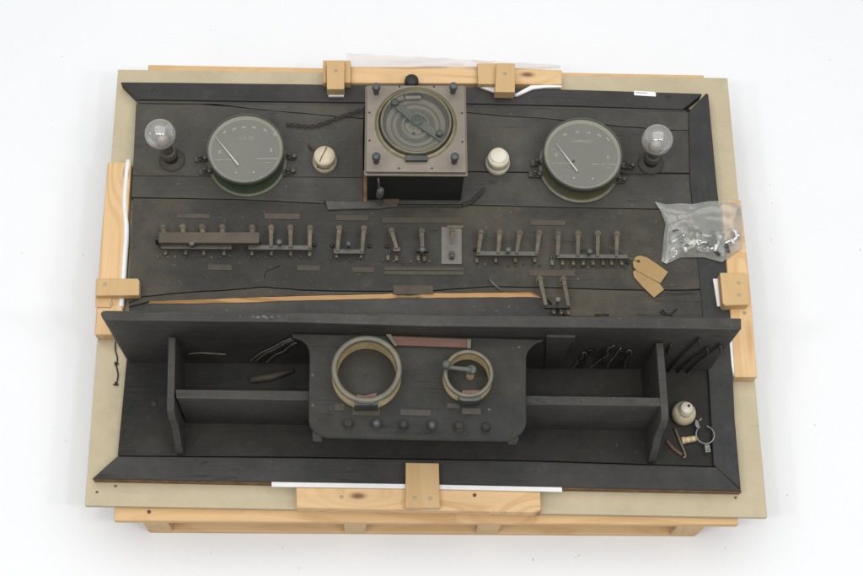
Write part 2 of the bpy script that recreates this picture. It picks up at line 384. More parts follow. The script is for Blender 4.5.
# frame
def rail(name, outer, inner, h, mat):
    return pr(outer+inner[::-1], h, .0006, name, M[mat], sw, .0025)
top_rail = rail('frame_rail', wavy([(120.3, 82), (299, 84), (411, 85.8), (525, 88.2), (702.5, 93.6)], 3, .15), wavy([(137.5, 99.3), (280, 101.3), (466, 103.3), (560, 105.3), (683, 109.3)], 3, .1), .034, 'frame')
pr([(136.5, 100.2), (280, 102.2), (466, 104.2), (560, 106.2), (686, 110)]+[(687.5, 112), (560, 109), (466, 107), (280, 105), (137.5, 103.2)], .030, .0112, 'frame_bead', M['shelf'], top_rail, .003)
rail('frame_rail', [(92.3, 478.3), (271, 481.8), (520, 486), (742, 490.8)], [(117, 456.2), (300, 457.6), (520, 460.8), (716.5, 467)], .034, 'frame')
pr([(92.5, 478.7), (271, 482.2), (520, 486.5), (741.5, 491)] + [(741.5, 492.1), (520, 487.7), (271, 483.3), (92.9, 479.6)], .026, .0008, 'worn_edge', M['rawdark'], sw, .0005)
rail('frame_stile', [(706.3, 93), (708.5, 94.2), (717, 186), (729, 289), (735, 420), (741, 489.2)], [(688.8, 112), (690, 180), (700.5, 289), (704, 330), (709, 380), (713.6, 464.5)], .034, 'frame_v')
for x, y in ((154, 91), (668, 97.8)):
    c = P(x, y, .034); MB().lathe(c, [(.0065, .0006), (.006, .0012), (0, .0009)], 12).build('screw_hole', M['wire'], sw)
st = part('inventory_sticker', [(634, 91), (654.5, 92), (656, 93.5), (655.7, 96.5), (634.3, 95.2)], .0352, .0338, 'sticker', 0)
pr([(635.8, 92.1), (647.5, 92.8), (647.5, 93.7), (635.8, 93)], .0356, .0348, 'printed_line', M['print'], st, 0)
# planks of the upper field
PT = .030
crackL = [(136, 103.5), (200, 104), (232, 106.5), (262, 110), (300, 113.2), (330, 116), (363.5, 118.8)]
part('panel_plank', [(137, 103.2), (280, 105), (363.8, 105.9)] + [(x, y-.55) for x, y in wavy(crackL, 3, .25)[::-1][:-1]], .0285, .0105, 'panel_top', .001)
part('panel_plank', [(x, y+.35) for x, y in wavy(crackL, 3, .25)] + [(363, 140), (363, 177.2), (250, 176.4), (132.6, 175.4)], .032, .0105, 'panel_top', .001)
part('panel_plank', [(132.5, 176), (250, 177), (363, 177.8), (363, 203.8), (325, 203.3), (240, 199), (131.3, 197)], .0315, .0105, 'panel_top', .001)
crackR = [(466, 112.6), (500, 115.8), (550, 119), (620, 126.5), (673, 130.2), (690, 130.4)]
part('panel_plank', [(364.6, 106), (466, 107), (560, 109), (688.6, 112.4)] + [(x, y-.4) for x, y in wavy(crackR, 3, .25)[::-1]] + [(364.6, 112)], .028, .0105, 'panel_top', .001)
part('panel_plank', [(364.6, 113)] + [(x, y+.4) for x, y in wavy(crackR, 3, .25)] + [(690, 172.6), (560, 172.2), (466, 171), (364.6, 170.5)], .028, .0105, 'panel_top', .001)
part('panel_plank', [(364.6, 171.8), (466, 172.2), (560, 173.5), (690, 174.3), (692.6, 209.3), (560, 207), (463, 204.3), (367.5, 203.7), (367.5, 176), (364.6, 176)], .0278, .0105, 'panel_top', .001)
part('exposed_edge', [(363.3, 170), (366.9, 170), (367.1, 203.6), (363.4, 203.6)], .029, .0106, 'rawdark', .0008)
# switch plank, its split lower edge, the lower plank
crack = [(128.3, 303.2), (143, 296.5), (180, 293), (240, 289), (264, 287), (300, 290), (350, 291), (393, 291.2), (434, 290.6), (490, 286.4), (540, 287.4), (600, 289.3), (660, 289.9), (701, 289.7)]
wc = wavy(crack, 3, .3)
part('panel_plank', [(133, 198.2), (240, 199.8), (325, 204.2), (463, 205.2), (560, 207.8), (692.6, 210.2), (700.3, 288.6)] + [(x, y-.55) for x, y in wc[::-1]][1:], .0325, .0105, 'panel', .0015)
splt = [(150, 300.8), (200, 299.3), (262, 296.8), (300, 295.6), (360, 294.4), (392, 293.2), (398, 295.2), (418, 294.8), (424, 293), (480, 292.2), (530, 291.8), (545, 297)]
part('panel_plank', [(x, y+.55) for x, y in wc] + [(703.4, 318.5), (567, 316), (556, 307)] + wavy(splt, 3, .35)[::-1] + [(140, 303.5), (129, 306)], .0305, .0105, 'panel', .001)
mb = MB(); ws = wavy([(150, 301), (200, 299.6), (262, 297.1), (300, 296), (360, 294.7), (392, 293.6), (398, 295.4), (418, 295), (424, 293.4), (480, 292.6), (530, 292.2), (543, 297)], 4, .2)
wb = wavy([(148, 303.4), (200, 303.2), (262, 301.8), (300, 300.4), (360, 299.2), (392, 298.3), (398, 297.6), (418, 297.3), (424, 298), (480, 297.4), (530, 296.9), (546, 298)], 4, .25)
A_ = [P(x, y, .0302) for x, y in ws]; B_ = [P(x, y, .0215) for x, y in wb]
va = [mb.bm.verts.new(p) for p in A_]; vb = [mb.bm.verts.new(p) for p in B_]
vc = [mb.bm.verts.new(p + Vector((0, .004, -.008 - (p.z-ZB-.0185)*0))) for p in A_]
for i in range(len(va)-1): mb.face([va[i], va[i+1], vb[i+1], vb[i]])
mb.build('splintered_edge', M['raw'], sw)
part('panel_plank', [(129, 306.5), (129.5, 303), (146, 300)] + [(x, y-2.4) for x, y in wb] + [(557, 307.5), (568, 316.5), (704, 319), (708, 352), (420, 350), (127.5, 346)], .0195, .0105, 'shelf', .001)
part('brass_label', [(393, 285.3), (433, 285.3), (433.2, 294), (393.4, 294.2)], .0345, .0326, 'nameplate', .0005)
# compartment floor
part('compartment_floor', [(128, 345), (420, 349), (708, 351), (710.6, 380), (714.2, 466), (520, 459.8), (300, 456.6), (117.6, 455.4)], .021, .0105, 'lower', .001)
for x, y, h in ((154, 403, .0212), ):
    MB().lathe(P(x, y, h), [(.008, .0003), (.007, .0011), (0, .0008)], 12).build('screw_hole', M['wire'], sw)
for x, y, h in ((243, 282, .0325), (207, 277.5, .0325), (486, 227, .0325), (578, 279, .0325), (656, 222, .0325), (503, 208, .0325), (372, 213, .0325), (496, 311, .0195), (617, 445, .021), (178, 184, .0315), (286, 186, .0315), (632, 205, .0278), (320, 137, .032), (603, 278, .0325)):
    MB().lathe(P(x, y, h), [(.0032, .0), (.0026, .0011), (0, .0013)], 8).build('nail_head', M['nameplate'] if x % 2 else M['greywire'], sw)
# long shelf standing off the panel (edge towards the camera)
HS = .33
def upright_box(pa, pb, h1, h0):   # handled below
    pass
E1 = [P(100.2, 313, HS), P(103.2, 310.3, HS), P(300, 312.6, HS), P(430, 314.6, HS), P(650, 316.9, HS), P(741.5, 318, HS)]
E2 = [P(102.4, 318.6, HS), P(105.4, 320, HS), P(300, 322.2, HS), P(430, 326.2, HS), P(650, 328, HS), P(741.5, 329.2, HS)]
lowx0, lowx1 = P(127.5, 358.5, .0215), P(709.5, 367.2, .0215)
mb = MB(); rows = []
n = len(E1)
for z in (HS, HS-.06, HS-.14, .0215):
    t = (HS-z)/(HS-.0215)
    r1, r2 = [], []
    for i in range(n):
        for E, rr in ((E1, r1), (E2, r2)):
            p = E[i]; u = (p.x-E[0].x)/(E[-1].x-E[0].x)
            x_low = lowx0.x+(lowx1.x-lowx0.x)*u
            rr.append(mb.bm.verts.new((p.x+(x_low-p.x)*t, p.y, z+ZB)))
    rows.append((r1, r2))
for (a1, a2), (b1, b2) in zip(rows, rows[1:]):
    for i in range(n-1):
        mb.face([a1[i], a1[i+1], b1[i+1], b1[i]]); mb.face([a2[i], b2[i], b2[i+1], a2[i+1]])
    mb.face([a1[0], b1[0], b2[0], a2[0]]); mb.face([a1[-1], a2[-1], b2[-1], b1[-1]])
for i in range(n-1):
    mb.face([rows[0][0][i], rows[0][1][i], rows[0][1][i+1], rows[0][0][i+1]])
    mb.face([rows[-1][0][i], rows[-1][0][i+1], rows[-1][1][i+1], rows[-1][1][i]])
mb.build('shelf', M['shelf'], sw, .003)
shelf_y = E2[3].y
random.seed(9)
mb = MB()
for x, y, w_, h_ in ((253, 316.8, 4, 1.1), (258, 317.2, 5.5, 1.5), (264, 316.4, 6, 1.9), (266.5, 318.2, 4, 1.2), (272, 317, 4.5, .9), (279, 316.2, 5, .6), (287, 316.4, 3, .5)):
    n_ = 9; mb.prism([(x+w_/2*math.cos(k*2*math.pi/n_)*random.uniform(.5, 1.1), y+h_*math.sin(k*2*math.pi/n_)*random.uniform(.5, 1.1)) for k in range(n_)], HS+.0006, HS-.0004)
mb.build('paint_scuff', M['terminal_pale'], sw)
# bracket on the shelf underside, wires coming through it
def shelf_pt(px, py):
    """point on the shelf's lower face (vertical plane y = face) under a pixel"""
    d = RC @ Vector(((px-431.5)/F_PX, -(py-288)/F_PX, -1))
    # face runs linearly between E2 ends
    a, b_ = E2[1], E2[-1]; nrm = Vector((b_.y-a.y, -(b_.x-a.x), 0)).normalized()
    s = nrm.dot(Vector((a.x, a.y, 0))-Vector((CX, CY, 0)))/nrm.dot(d)
    q = CAMP+s*d; return Vector((q.x, q.y, q.z+ZB)) + nrm*.006
def wire(px, r, mat='wire', name='wire', lift=0):
    pts = smoothpath([shelf_pt(*q) - Vector((0, lift, 0)) for q in px], 5)
    return MB().tube(pts, r, 6).build(name, M[mat], sw)
q = [shelf_pt(*c) for c in ((546.5, 334), (575, 334.6), (575.3, 339), (570.5, 340.5), (559.5, 366), (545, 366))]
mb = MB(); va = [mb.bm.verts.new(p+Vector((0, .005, 0))) for p in q]; vb = [mb.bm.verts.new(p-Vector((0, .001, 0))) for p in q]
mb.face(va); mb.face(vb[::-1])
for i in range(6): mb.face([va[i], va[(i+1) % 6], vb[(i+1) % 6], vb[i]])
mb.build('shelf_bracket', M['shelf'], sw, .001)
for k, (dx, dy) in enumerate(((0, 0), (4, 1.2), (8, 2.6), (12.5, 4.2))):
    wire([(291+dx*.45, 336+dy), (283+dx*.6, 339.5+dy*.8), (272+dx*.9, 345.5+dy*.8), (262+dx, 350+dy*.7), (250+dx*1.3, 359+dy*.3)], .0026, 'greywire' if k != 2 else 'wire')
wire([(188, 352), (200, 350.5), (226, 352)], .0022, 'greywire')
random.seed(3)
for k in range(13):
    x = 572+k*4.4; y = 366.5-random.uniform(0, 2); px = [(x, y)]
    for j in range(5):
        x += random.uniform(-1.5, 6.5); y -= random.uniform(1.5, 5.2); px.append((x, max(y, 339)))
    if k % 3 == 0: px += [(x+3.5, y+1), (x+3, y+5)]
    wire(px, random.uniform(.0012, .0024), 'greywire' if k % 4 == 0 else 'wire')
for a, b_ in (((668, 369), (699, 337)), ((677, 370), (707, 346)), ((686, 370.5), (720, 343))):
    wire([a, ((a[0]+b_[0])/2-1, (a[1]+b_[1])/2-1), (b_[0]-3, b_[1]+2.5), b_, (b_[0]+.5, b_[1]+6)], .003, 'wire')
wire([(671, 343), (668.5, 347), (667, 352)], .003, 'wire')
# side pieces of the lower compartment
def profile_wall(outer, inner, h, name, ylist):
    pass
def side_piece(name, top_px, h_top, curve, thick):
    """upright plank in the y-z plane: top_px = (back, front) pixels of its edge at h_top; curve = [(fraction of y run, height)]"""
    a = P(*top_px[0], h_top); b_ = P(*top_px[1], h_top)
    mb = MB(); L = []; R_ = []
    yb, yf = a.y, b_.y
    yb = min(yb, shelf_y-.001)
    for f, h in curve:
        y = yb+(yf-yb)*f; x = a.x+(b_.x-a.x)*f
        L.append(mb.bm.verts.new((x-thick/2, y, h+ZB))); R_.append(mb.bm.verts.new((x+thick/2, y, h+ZB)))
    n = len(L)
    mb.face(L); mb.face(R_[::-1])
    for i in range(n):
        j = (i+1) % n; mb.face([L[i], R_[i], R_[j], L[j]])
    return mb.build(name, M['shelf'], sw, .0025)
cv = [(0, .0215), (0, .235), (.5, .235), (.92, .235), (1.0, .228), (1.05, .20), (1.055, .165), (1.09, .13), (1.2, .085), (1.27, .05), (1.28, .0215)]
side_piece('side_upright', ((172.7, 325), (170.3, 411)), .235, cv, .0165)
side_piece('side_upright', ((659.5, 338), (665.5, 419)), .235, cv, .0175)
# middle divider behind the raised plate
mb = MB()
hd = .232
T1 = [P(175.5, 389.3, hd), P(310, 390.8, hd), P(420, 393, hd), P(527, 395.4, hd), P(661, 397.6, hd)]
T2 = [P(176.3, 398, hd), P(310, 400.2, hd), P(420, 402, hd), P(527, 404.4, hd), P(661, 406, hd)]
mb.poly(T1+T2[::-1], ZB+.0215, ZB+hd); mb.build('compartment_divider', M['shelf'], sw, .002)
# raised instrument plate
HP = .262
pl = [(291.3, 333.4), (400, 335.6), (543.6, 339.2), (542.5, 341.5), (538, 342.4), (533.5, 345), (529.5, 349), (527.2, 353), (526.2, 358), (526.3, 397), (526.5, 423), (525, 428), (521.5, 432.5), (516.5, 436.5), (508.5, 440), (420, 438.6), (327, 436.6), (320, 434.8), (314, 431), (310, 426), (308.6, 421), (309, 383), (309.6, 355), (308.6, 349), (306, 344), (302, 340.3), (296, 338.3), (292.3, 337.8)]
plate = MB().prism(pl, HP, HP-.017).build('instrument_plate', M['plate'], sw, .003)
ly = P(420, 439, HP).y
for x, y in ((317, 433.5), (514, 436.5)):
    c = P(x, y, HP-.02)
    mb = MB(); mb.box((c.x, c.y+.004, ZB+HP-.02-.022), (.021, .022, .05)); mb.build('plate_foot', M['shelf'], plate, .003)
# walls of the box behind the plate (close off the compartment)
for px in ((318, 360), (519, 362)):
    a = P(px[0], 350, HP); mb = MB(); mb.box((a.x, (shelf_y+ly)/2+.03, ZB+.13), (.014, (shelf_y-ly)*.72, .2)); mb.build('plate_support', M['lower'], plate, .001)
sm = MB(); sm.tube([P(309.5, 346, HP)+Vector((0, 0, .0001)), P(340, 347, HP)+Vector((0, 0, .0001))], .0006, 5); sm.build('hairline_crack', M['wire'], plate)
# the two empty meter rings
def ring(cx, cy, rpx, rin, hh, holepx):
    c = P(cx, cy, HP+hh); r = S(rpx*2, cx, cy, HP+hh)/2; ri = S(rin*2, cx, cy, HP+hh)/2; w = r-ri
    z0 = ZB+HP
    mb = MB().mat(M['brassrim'])
    cc = Vector((c.x, c.y, z0))
    mb.lathe(cc, [(r*.975, hh*.80), (r*.985, hh*.93), (r*.95, hh), (ri*1.05, hh), (ri, hh*.95), (ri*.995, hh*.84)], 72)
    mb.mat(M['brass'])
    mb.lathe(cc, [(r*.965, hh*.82), (r*.96, hh*.1), (r*.985, .0005), (r*.9, .0003)], 72)
    mb.lathe(cc, [(ri*.995, hh*.86), (ri*1.03, hh*.5), (ri*1.01, .0008)], 72)
    o = mb.build('meter_ring', None, plate)
    return c, r, ri
c1, r1, ri1 = ring(366.6, 368.5, 36.2, 29.6, .060, 0)
c2, r2, ri2 = ring(468.6, 373, 25.6, 20.9, .048, 0)
for (c, ri, hx, hy) in ((c1, ri1, 366, 376), (c2, ri2, 468, 376)):
    MB().lathe((c.x, c.y, ZB+HP+.0006), [(0, .0006), (ri*.98, .0006), (ri*.99, 0)], 56).build('recess_disc', M['plate'], plate)
MB().lathe(P(366, 376, HP+.001), [(.0045, .0006), (.004, .0014), (0, .001)], 12).build('pin_hole', M['wire'], plate)
# spring clips at the foot of the rings
mb = MB().mat(M['darksteel']); mb.prism([(354.5, 396), (378, 396), (378, 404.8), (354.5, 404.8)], HP+.052, HP+.004)
mb.lathe(P(360.5, 400.5, HP+.052), [(.009, 0), (.009, .004), (.006, .005), (0, .005)], 14); mb.lathe(P(372, 400.8, HP+.052), [(.009, 0), (.009, .004), (.006, .005), (0, .005)], 14)
mb.mat(M['copper']); mb.prism([(356.3, 394), (365, 395.3), (376.5, 392.3), (376.5, 396), (365, 397.5), (357, 397)], HP+.058, HP+.05)
mb.build('ring_clip', None, plate, .0015)
mb = MB().mat(M['darksteel']); mb.prism([(458.6, 394), (481, 394), (480.5, 399.6), (476, 401), (463.5, 401), (459, 399.6)], HP+.042, HP+.004)
mb.mat(M['copper']); mb.prism([(462, 389.8), (479.6, 389.8), (479.6, 395), (462, 395)], HP+.047, HP+.038); mb.build('ring_clip', None, plate, .0015)
# crank lever over the small ring
mb = MB().mat(M['crank'])
a, b_ = P(446.5, 367, HP+.056), P(471.5, 370, HP+.056)
mb.tube([a, a.lerp(b_, .3), a.lerp(b_, .75), b_], [.006, .0052, .0062, .0085], 10)
mb.lathe(P(446.3, 364.5, HP+.06), [(0, -.012), (.0095, -.008), (.0105, 0), (.009, .003), (.0085, .006), (0, .0065)], 18)
mb.lathe(P(471.5, 370, HP+.050), [(.0, -.004), (.011, -.004), (.011, .005), (.009, .0075), (0, .008)], 18)
mb.mat(M['brass']); c = P(471.5, 370, HP+.050); mb.lathe((c.x, c.y, ZB+HP), [(.009, 0), (.009, .046)], 16)
mb.build('crank_lever', None, plate)
# copper bar with brass ends
mb = MB().mat(M['copper']); mb.prism([(390, 335.6), (467, 339), (466.8, 347.6), (396, 345)], HP+.012, HP+.002)
mb.mat(M['brassrim']); mb.prism([(385.6, 334), (391, 333.4), (397.5, 345.4), (394.6, 346.2)], HP+.014, HP+.001); mb.prism([(466.6, 338.6), (471.4, 338.9), (471, 348.4), (466.6, 348.2)], HP+.014, HP+.001)
mb.build('copper_strip', None, plate, .0015)
for x, y in ((348, 422.5), (376.4, 422.5), (403.6, 423.5), (432, 424.3), (459, 425), (486, 426)):
    c = P(x, y, HP+.018); c = Vector((c.x, c.y, ZB+HP))
    MB().lathe(c, [(.011, .0002), (.0112, .003), (.006, .004), (.006, .009), (.0098, .011), (.0102, .017), (.008, .021), (0, .022)], 20).build('terminal_knob', M['plate'] if x not in (376.4, 432) else M['darksteel'], plate)
for px, m in (([(334.5, 403.5), (344.5, 403.7), (344.5, 410.5), (334.5, 410.2)], 'brownknob'), ([(352, 406), (380, 406.6), (380, 415.5), (352, 415)], 'olivestrip'), ([(400, 409), (431, 410), (431, 416), (400, 415)], 'brownknob'), ([(447, 403), (460, 403.2), (460, 408.5), (447, 408.2)], 'brownknob'), ([(462, 408), (481, 408.5), (481, 414.5), (462, 414)], 'olivestrip')):
    pr(px, HP+.0022, HP-.0005, 'name_strip', M[m], plate, .0004)
for x, y in ((312.8, 405), (312.5, 375), (519, 347), (489, 409.5)):
    MB().lathe(P(x, y, HP), [(.004, 0), (.0035, .0015), (0, .002)], 10).build('screw_head', M['crank'], plate)
# ------------------------------------------------------------------ round meters
def gauge(cx, cy, rpx, bx_, by_, case, flange, word, marks, needle, lines, screws, hh=.108):
    H0 = .03
    c = P(cx, cy, hh); r = S(rpx*2, cx, cy, hh)/2; z0 = ZB+H0
    base = Vector((c.x, c.y, z0)); k = hh-H0
    g = MB().mat(M[case]); g.lathe(base, [(r*.985, .004), (r*.955, .006), (r*.955, k-.020)], 72)
    g.mat(M['gaugerim']); g.lathe(base, [(r*.955, k-.020), (r*.995, k-.017), (r, k-.008), (r*.985, k-.001), (r*.972, k), (r*.955, k-.001), (r*.95, k-.005)], 72)
    o = g.build('round_meter', None, sw)
    MB().lathe(base, [(r*.94, .0008), (r*1.035, .001), (r*1.04, .004), (r*1.02, .006), (r*.96, .0065)], 72).build('mounting_flange', M[flange], o)
    dl = MB().mat(M['dial']); dl.lathe(base, [(0, k-.012), (r*.87, k-.012)], 72); dl.mat(M['dialrim']); dl.lathe(base, [(r*.87, k-.0118), (r*.955, k-.006)], 72)
    d = dl.build('dial_face', None, o)
    hz = hh-.0112
    mb = MB()
    for x, y in marks:
        q = P(x, y, hz); a = math.atan2(q.y-c.y, q.x-c.x)
        for s in (-.0026, .0026): mb.box((q.x-s*math.sin(a), q.y+s*math.cos(a), q.z), (.0058, .0036, .0008), a)
    for (x0, y0_, x1, y1_, w) in lines:
        a, b_ = P(x0, y0_, hz), P(x1, y1_, hz); an = math.atan2(b_.y-a.y, b_.x-a.x); L = (b_-a).length
        nchar = max(3, int(L/.0042))
        for i in range(nchar):
            if random.random() < .12: continue
            q = a.lerp(b_, (i+.5)/nchar); mb.box((q.x, q.y, q.z), (L/nchar*.72, w, .0007), an)
    # fine scale arc
    n_ = 61
    for i in range(n_):
        a = math.radians(205-230*i/(n_-1)); L = .007 if i % 10 == 0 else .004
        rr = r*.80; mb.box((c.x+rr*math.cos(a), c.y+rr*math.sin(a), ZB+hz), (L*.7, .0004, .0005), a)
    mb.build('dial_marks', M['ink'], d) if False else mb.build('dial_marks', M['ink'], o)
    cu = bpy.data.curves.new('t', 'FONT'); cu.body = word[0]; cu.size = .0125; cu.extrude = .0003; cu.align_x = 'CENTER'; cu.align_y = 'CENTER'
    to = bpy.data.objects.new('t', cu); COL.objects.link(to); dg = bpy.context.evaluated_depsgraph_get()
    me = bpy.data.meshes.new_from_object(to.evaluated_get(dg)); COL.objects.unlink(to); bpy.data.objects.remove(to)
    me.materials.append(M['ink']); tx = bpy.data.objects.new('dial_lettering', me); COL.objects.link(tx)
    q = P(*word[1], hz); tx.parent = o; tx.location = q-WPOS[o]; WPOS[tx] = q
    a, b_ = P(*needle[0], hh-.007), P(*needle[1], hh-.007)
    nm = MB(); nm.tube([a, a.lerp(b_, .5), b_], [.0007, .0016, .0027], 6); nm.build('needle', M['needle'], o)
    for x, y in screws:
        MB().lathe(P(x, y, hz), [(.0042, 0), (.0042, .002), (0, .003)], 14).build('dial_screw', M['sticker_dim'], o)
    MB().lathe(base, [(0, k-.004), (r*.955, k-.005)], 64).build('glass_cover', M['glass_gauge'], o)
    return o, base, r
gl, gb, gr = gauge(245.3, 148, 39.2, 249, 161, 'gaugegreen', 'flange', ('VOLTS', (245.5, 138.6)),
    [(219.6, 152), (224.6, 132.5), (234.2, 129.2), (243.9, 127.6), (253.9, 127.8), (265.2, 130.3), (274.7, 134.7), (271, 150.2)],
    ((215, 136.3), (238.7, 165.4)), [(214, 160.2, 231, 159.8, .0022), (256.5, 158.8, 278, 158.6, .0032), (264, 162.7, 271, 162.8, .002)], ((236, 173), (253.4, 172.7)))
gl2, gb2, gr2 = gauge(583.1, 153, 40.2, 579, 167, 'gaugeolive', 'brassrim', ('AMPERES', (582, 141.7)),
    [(556.3, 155), (565, 134.7), (577.4, 132.2), (588.8, 133), (599.2, 135.4), (607.8, 139.2), (608, 157.3)],
    ((556.5, 144), (577.6, 171.5)), [(551.5, 163.3, 571, 163.3, .002), (592, 164.4, 616, 164.6, .0026), (602, 168, 611, 168, .002)], ((573.8, 178.3), (592.7, 178.9)))
MB().lathe(P(573.5, 161.3, .0978), [(.003, 0), (.003, .0012), (0, .0015)], 10).build('dial_spot', M['wire'], gl2)
def terminal(x, y, par, ang=0):
    c = P(x, y, .045); mb = MB().mat(M['terminal'])
    mb.box((c.x, c.y, ZB+.034), (.030, .016, .008), ang); mb.lathe((c.x, c.y, ZB+.036), [(.007, 0), (.007, .009), (.0045, .010), (.0045, .020), (0, .021)], 14)
    mb.mat(M['darksteel']); mb.lathe((c.x+.013*math.cos(ang), c.y+.013*math.sin(ang), ZB+.034), [(.0065, 0), (.0065, .014), (0, .015)], 12)
    mb.build('terminal', None, par, .0006)
for x, y in ((200, 157.5), (204.5, 170.5), (289, 155.5), (288, 171)): terminal(x, y, gl, random.uniform(-.2, .2))
for x, y in ((537, 161.5), (535, 173), (628, 164), (619.5, 179)): terminal(x, y, gl2, random.uniform(-.2, .2))
MB().tube([P(622, 173.6, .034), P(632, 173, .034), P(641, 173.3, .034), P(648, 172.6, .033)], .0028, 6).build('wire', M['fabricwire'], sw)
# ------------------------------------------------------------------ lamps
def lamp(bulb, rb, neck, base):
    top = P(*bulb, .185); r = S(rb*2, *bulb, .185)/2
    bs = P(*base, .032)
    ax = (top-bs).normalized()
    h = MB().mat(M['brownknob']); h.lathe((bs.x, bs.y, ZB+.029), [(.034, .002), (.034, .004), (.030, .008), (.023, .011), (.018, .014), (0, .015)], 32)
    h.mat(M['terminal'])
    s0 = bs + ax*.012
    h.lathe(s0, [(.017, 0), (.019, .004), (.019, .022), (.0225, .024), (.0225, .031), (.0205, .033), (.0195, .045), (.014, .046)], 28, ax)
    o = h.build('lamp_holder', None, sw)
    d = (top-bs).length
    n0 = d-.0-r*1.55
    g = MB(); prof = []
    for i in range(25):
        a = -math.pi*.40+ (math.pi*.90)*i/24
        prof.append((max(0, r*math.cos(a)) if i < 24 else 0, d+r*math.sin(a)))
    prof = [(.0135, d-r*1.6), (.0155, d-r*1.40), (.018, d-r*1.22), (r*.47, d-r*1.02)] + prof[2:]
    g.lathe(bs, prof, 40, ax); g.build('glass_bulb', M['glass_bulb'], o)
    cp = MB().mat(M['terminal']); cp.lathe(bs, [(.0145, .035), (.0145, d-r*1.5), (.010, d-r*1.45)], 24, ax)
    cp.build('bulb_cap', None, o)
    st_ = MB().mat(M['porc']); st_.lathe(bs, [(.0135, d-r*1.5), (.0150, d-r*1.1), (.0135, d-r*.75), (.0085, d-r*.5), (0, d-r*.46)], 18, ax)
    t0 = bs+ax*(d-r*.6); u = ax.orthogonal().normalized(); w = ax.cross(u)
    st_.mat(M['zinc'])
    for k in range(6):
        a = math.pi*k/3; p1 = t0+(u*math.cos(a)+w*math.sin(a))*r*.34+ax*r*.55
        st_.tube([t0, t0.lerp(p1, .5), p1], .0006, 4)
    st_.build('filament_stem', None, o)
lamp((160.3, 134.3), 15.6, None, (172.2, 160.3))
lamp((657.3, 140), 15.6, None, (650.6, 163.2))
# ------------------------------------------------------------------ porcelain cut-outs
def cutout(c, rpx, mat, crack):
    top = P(*c, .076); r = S(rpx*2, *c, .076)/2; b = Vector((top.x, top.y, ZB+.03))
    mb = MB().mat(M[mat])
    mb.lathe(b, [(r*1.12, .0), (r*1.14, .003), (r*1.14, .014), (r*1.08, .017), (r*1.0, .019), (r*1.0, .024), (r*1.02, .026), (r*1.0, .040), (r*.93, .0448), (0, .046)], 40)
    o = mb.build('porcelain_cutout', None, sw)
    if crack:
        MB().tube([P(326.6, 146.8, .0766), P(324.5, 152, .0766), P(321.8, 156.5, .0766), P(319.8, 161.5, .0763), P(318.5, 165, .062), P(318.3, 167, .06)], .0013, 5).build('crack_line', M['stain'], o)
        MB().prism([(315, 160.3), (319, 164.5), (323.5, 166.3), (330, 165.5), (330, 168.2), (323, 169.2), (317, 167)], .0565, .053).build('stained_band', M['stain'], o)
        m2 = MB(); m2.tube([P(318, 150.5, .05), P(313.5, 148.5, .045), P(310, 146, .036), P(308.5, 144.5, .033)], .003, 6); m2.tube([P(316, 149, .05), P(311.5, 149, .04), P(308.6, 147.8, .033)], .002, 6); m2.build('wire_end', M['rust'], o)
    else:
        m2 = MB(); q = P(498.5, 155.5, .076)
        m2.lathe((q.x, q.y, ZB+.0745), [(r*.80, 0), (r*.78, .003), (r*.70, .0042), (0, .005)], 32); m2.build('cap', M[mat], o)
cutout((324.4, 155), 10.8, 'porcelain_dirty', True)
cutout((498.8, 157), 10.8, 'porc', False)
# ------------------------------------------------------------------ square instrument box
HB = .205
tc = [P(x, y, HB) for x, y in ((367, 85.5), (464.5, 85.5), (466.3, 172.3), (366, 171.6))]
mid = sum(tc, Vector())/4
def scaled(k, dx=0): return [mid+(p-mid)*k for p in tc]
mb = MB(); mb.poly(scaled(.975), ZB+.028, ZB+HB-.021); ibox = mb.build('instrument_box', M['boxside'], sw, .002)
rc = S(74, 415.7, 123, HB)/2
ccen = P(415.8, 124.5, HB-.004); ccen.z = ZB
def plate_with_hole(outline, c, r, z0, z1, name, mat, parent, bev):
    mb = MB(); n = 72
    import itertools
    def outer_pt(a):
        d = Vector((math.cos(a), math.sin(a), 0)); best = None
        for i in range(4):
            p, q = outline[i], outline[(i+1) % 4]; e = q-p
            det = d.x*(-e.y)+e.x*d.y
            if abs(det) < 1e-9: continue
            w = p-c
            t = (w.x*(-e.y)+e.x*w.y)/det; u = (d.x*w.y-d.y*w.x)/det
            if t > 0 and -1e-4 <= u <= 1.0001 and (best is None or t < best): best = t
        return c+d*best
    angs = [2*math.pi*i/n for i in range(n)] + [math.atan2(p.y-c.y, p.x-c.x) % (2*math.pi) for p in outline]
    angs = sorted(set(round(a, 5) for a in angs)); n = len(angs)
    I, O, I2, O2 = [], [], [], []
    for a in angs:
        o_ = outer_pt(a); i_ = c+Vector((math.cos(a), math.sin(a), 0))*r
        for arr, p, z in ((I, i_, z1), (O, o_, z1), (I2, i_, z0), (O2, o_, z0)): arr.append(mb.bm.verts.new((p.x, p.y, z)))
    for i in range(n):
        j = (i+1) % n
        mb.face([I[i], I[j], O[j], O[i]]); mb.face([O[i], O[j], O2[j], O2[i]]); mb.face([I[j], I[i], I2[i], I2[j]]); mb.face([O2[i], O2[j], I2[j], I2[i]])
    return mb.build(name, mat, parent, bev)
plate_with_hole(scaled(1.0), ccen, rc, ZB+HB-.012, ZB+HB, 'top_plate', M['boxtop'], ibox, .002)
mb = MB(); mb.poly(scaled(1.035), ZB+HB-.020, ZB+HB-.0125); mb.build('plate_rim', M['boxtop'], ibox, .002)
z0 = ZB+HB
cz = Vector((ccen.x, ccen.y, z0))
mb = MB().mat(M['flangebrass']); mb.lathe(cz, [(rc*1.11, .0003), (rc*1.10, .003), (rc*1.01, .004)], 72)
mb.mat(M['wire']); mb.lathe(cz, [(rc*1.01, .004), (rc*1.0, .0005), (rc*.965, .0005)], 72)
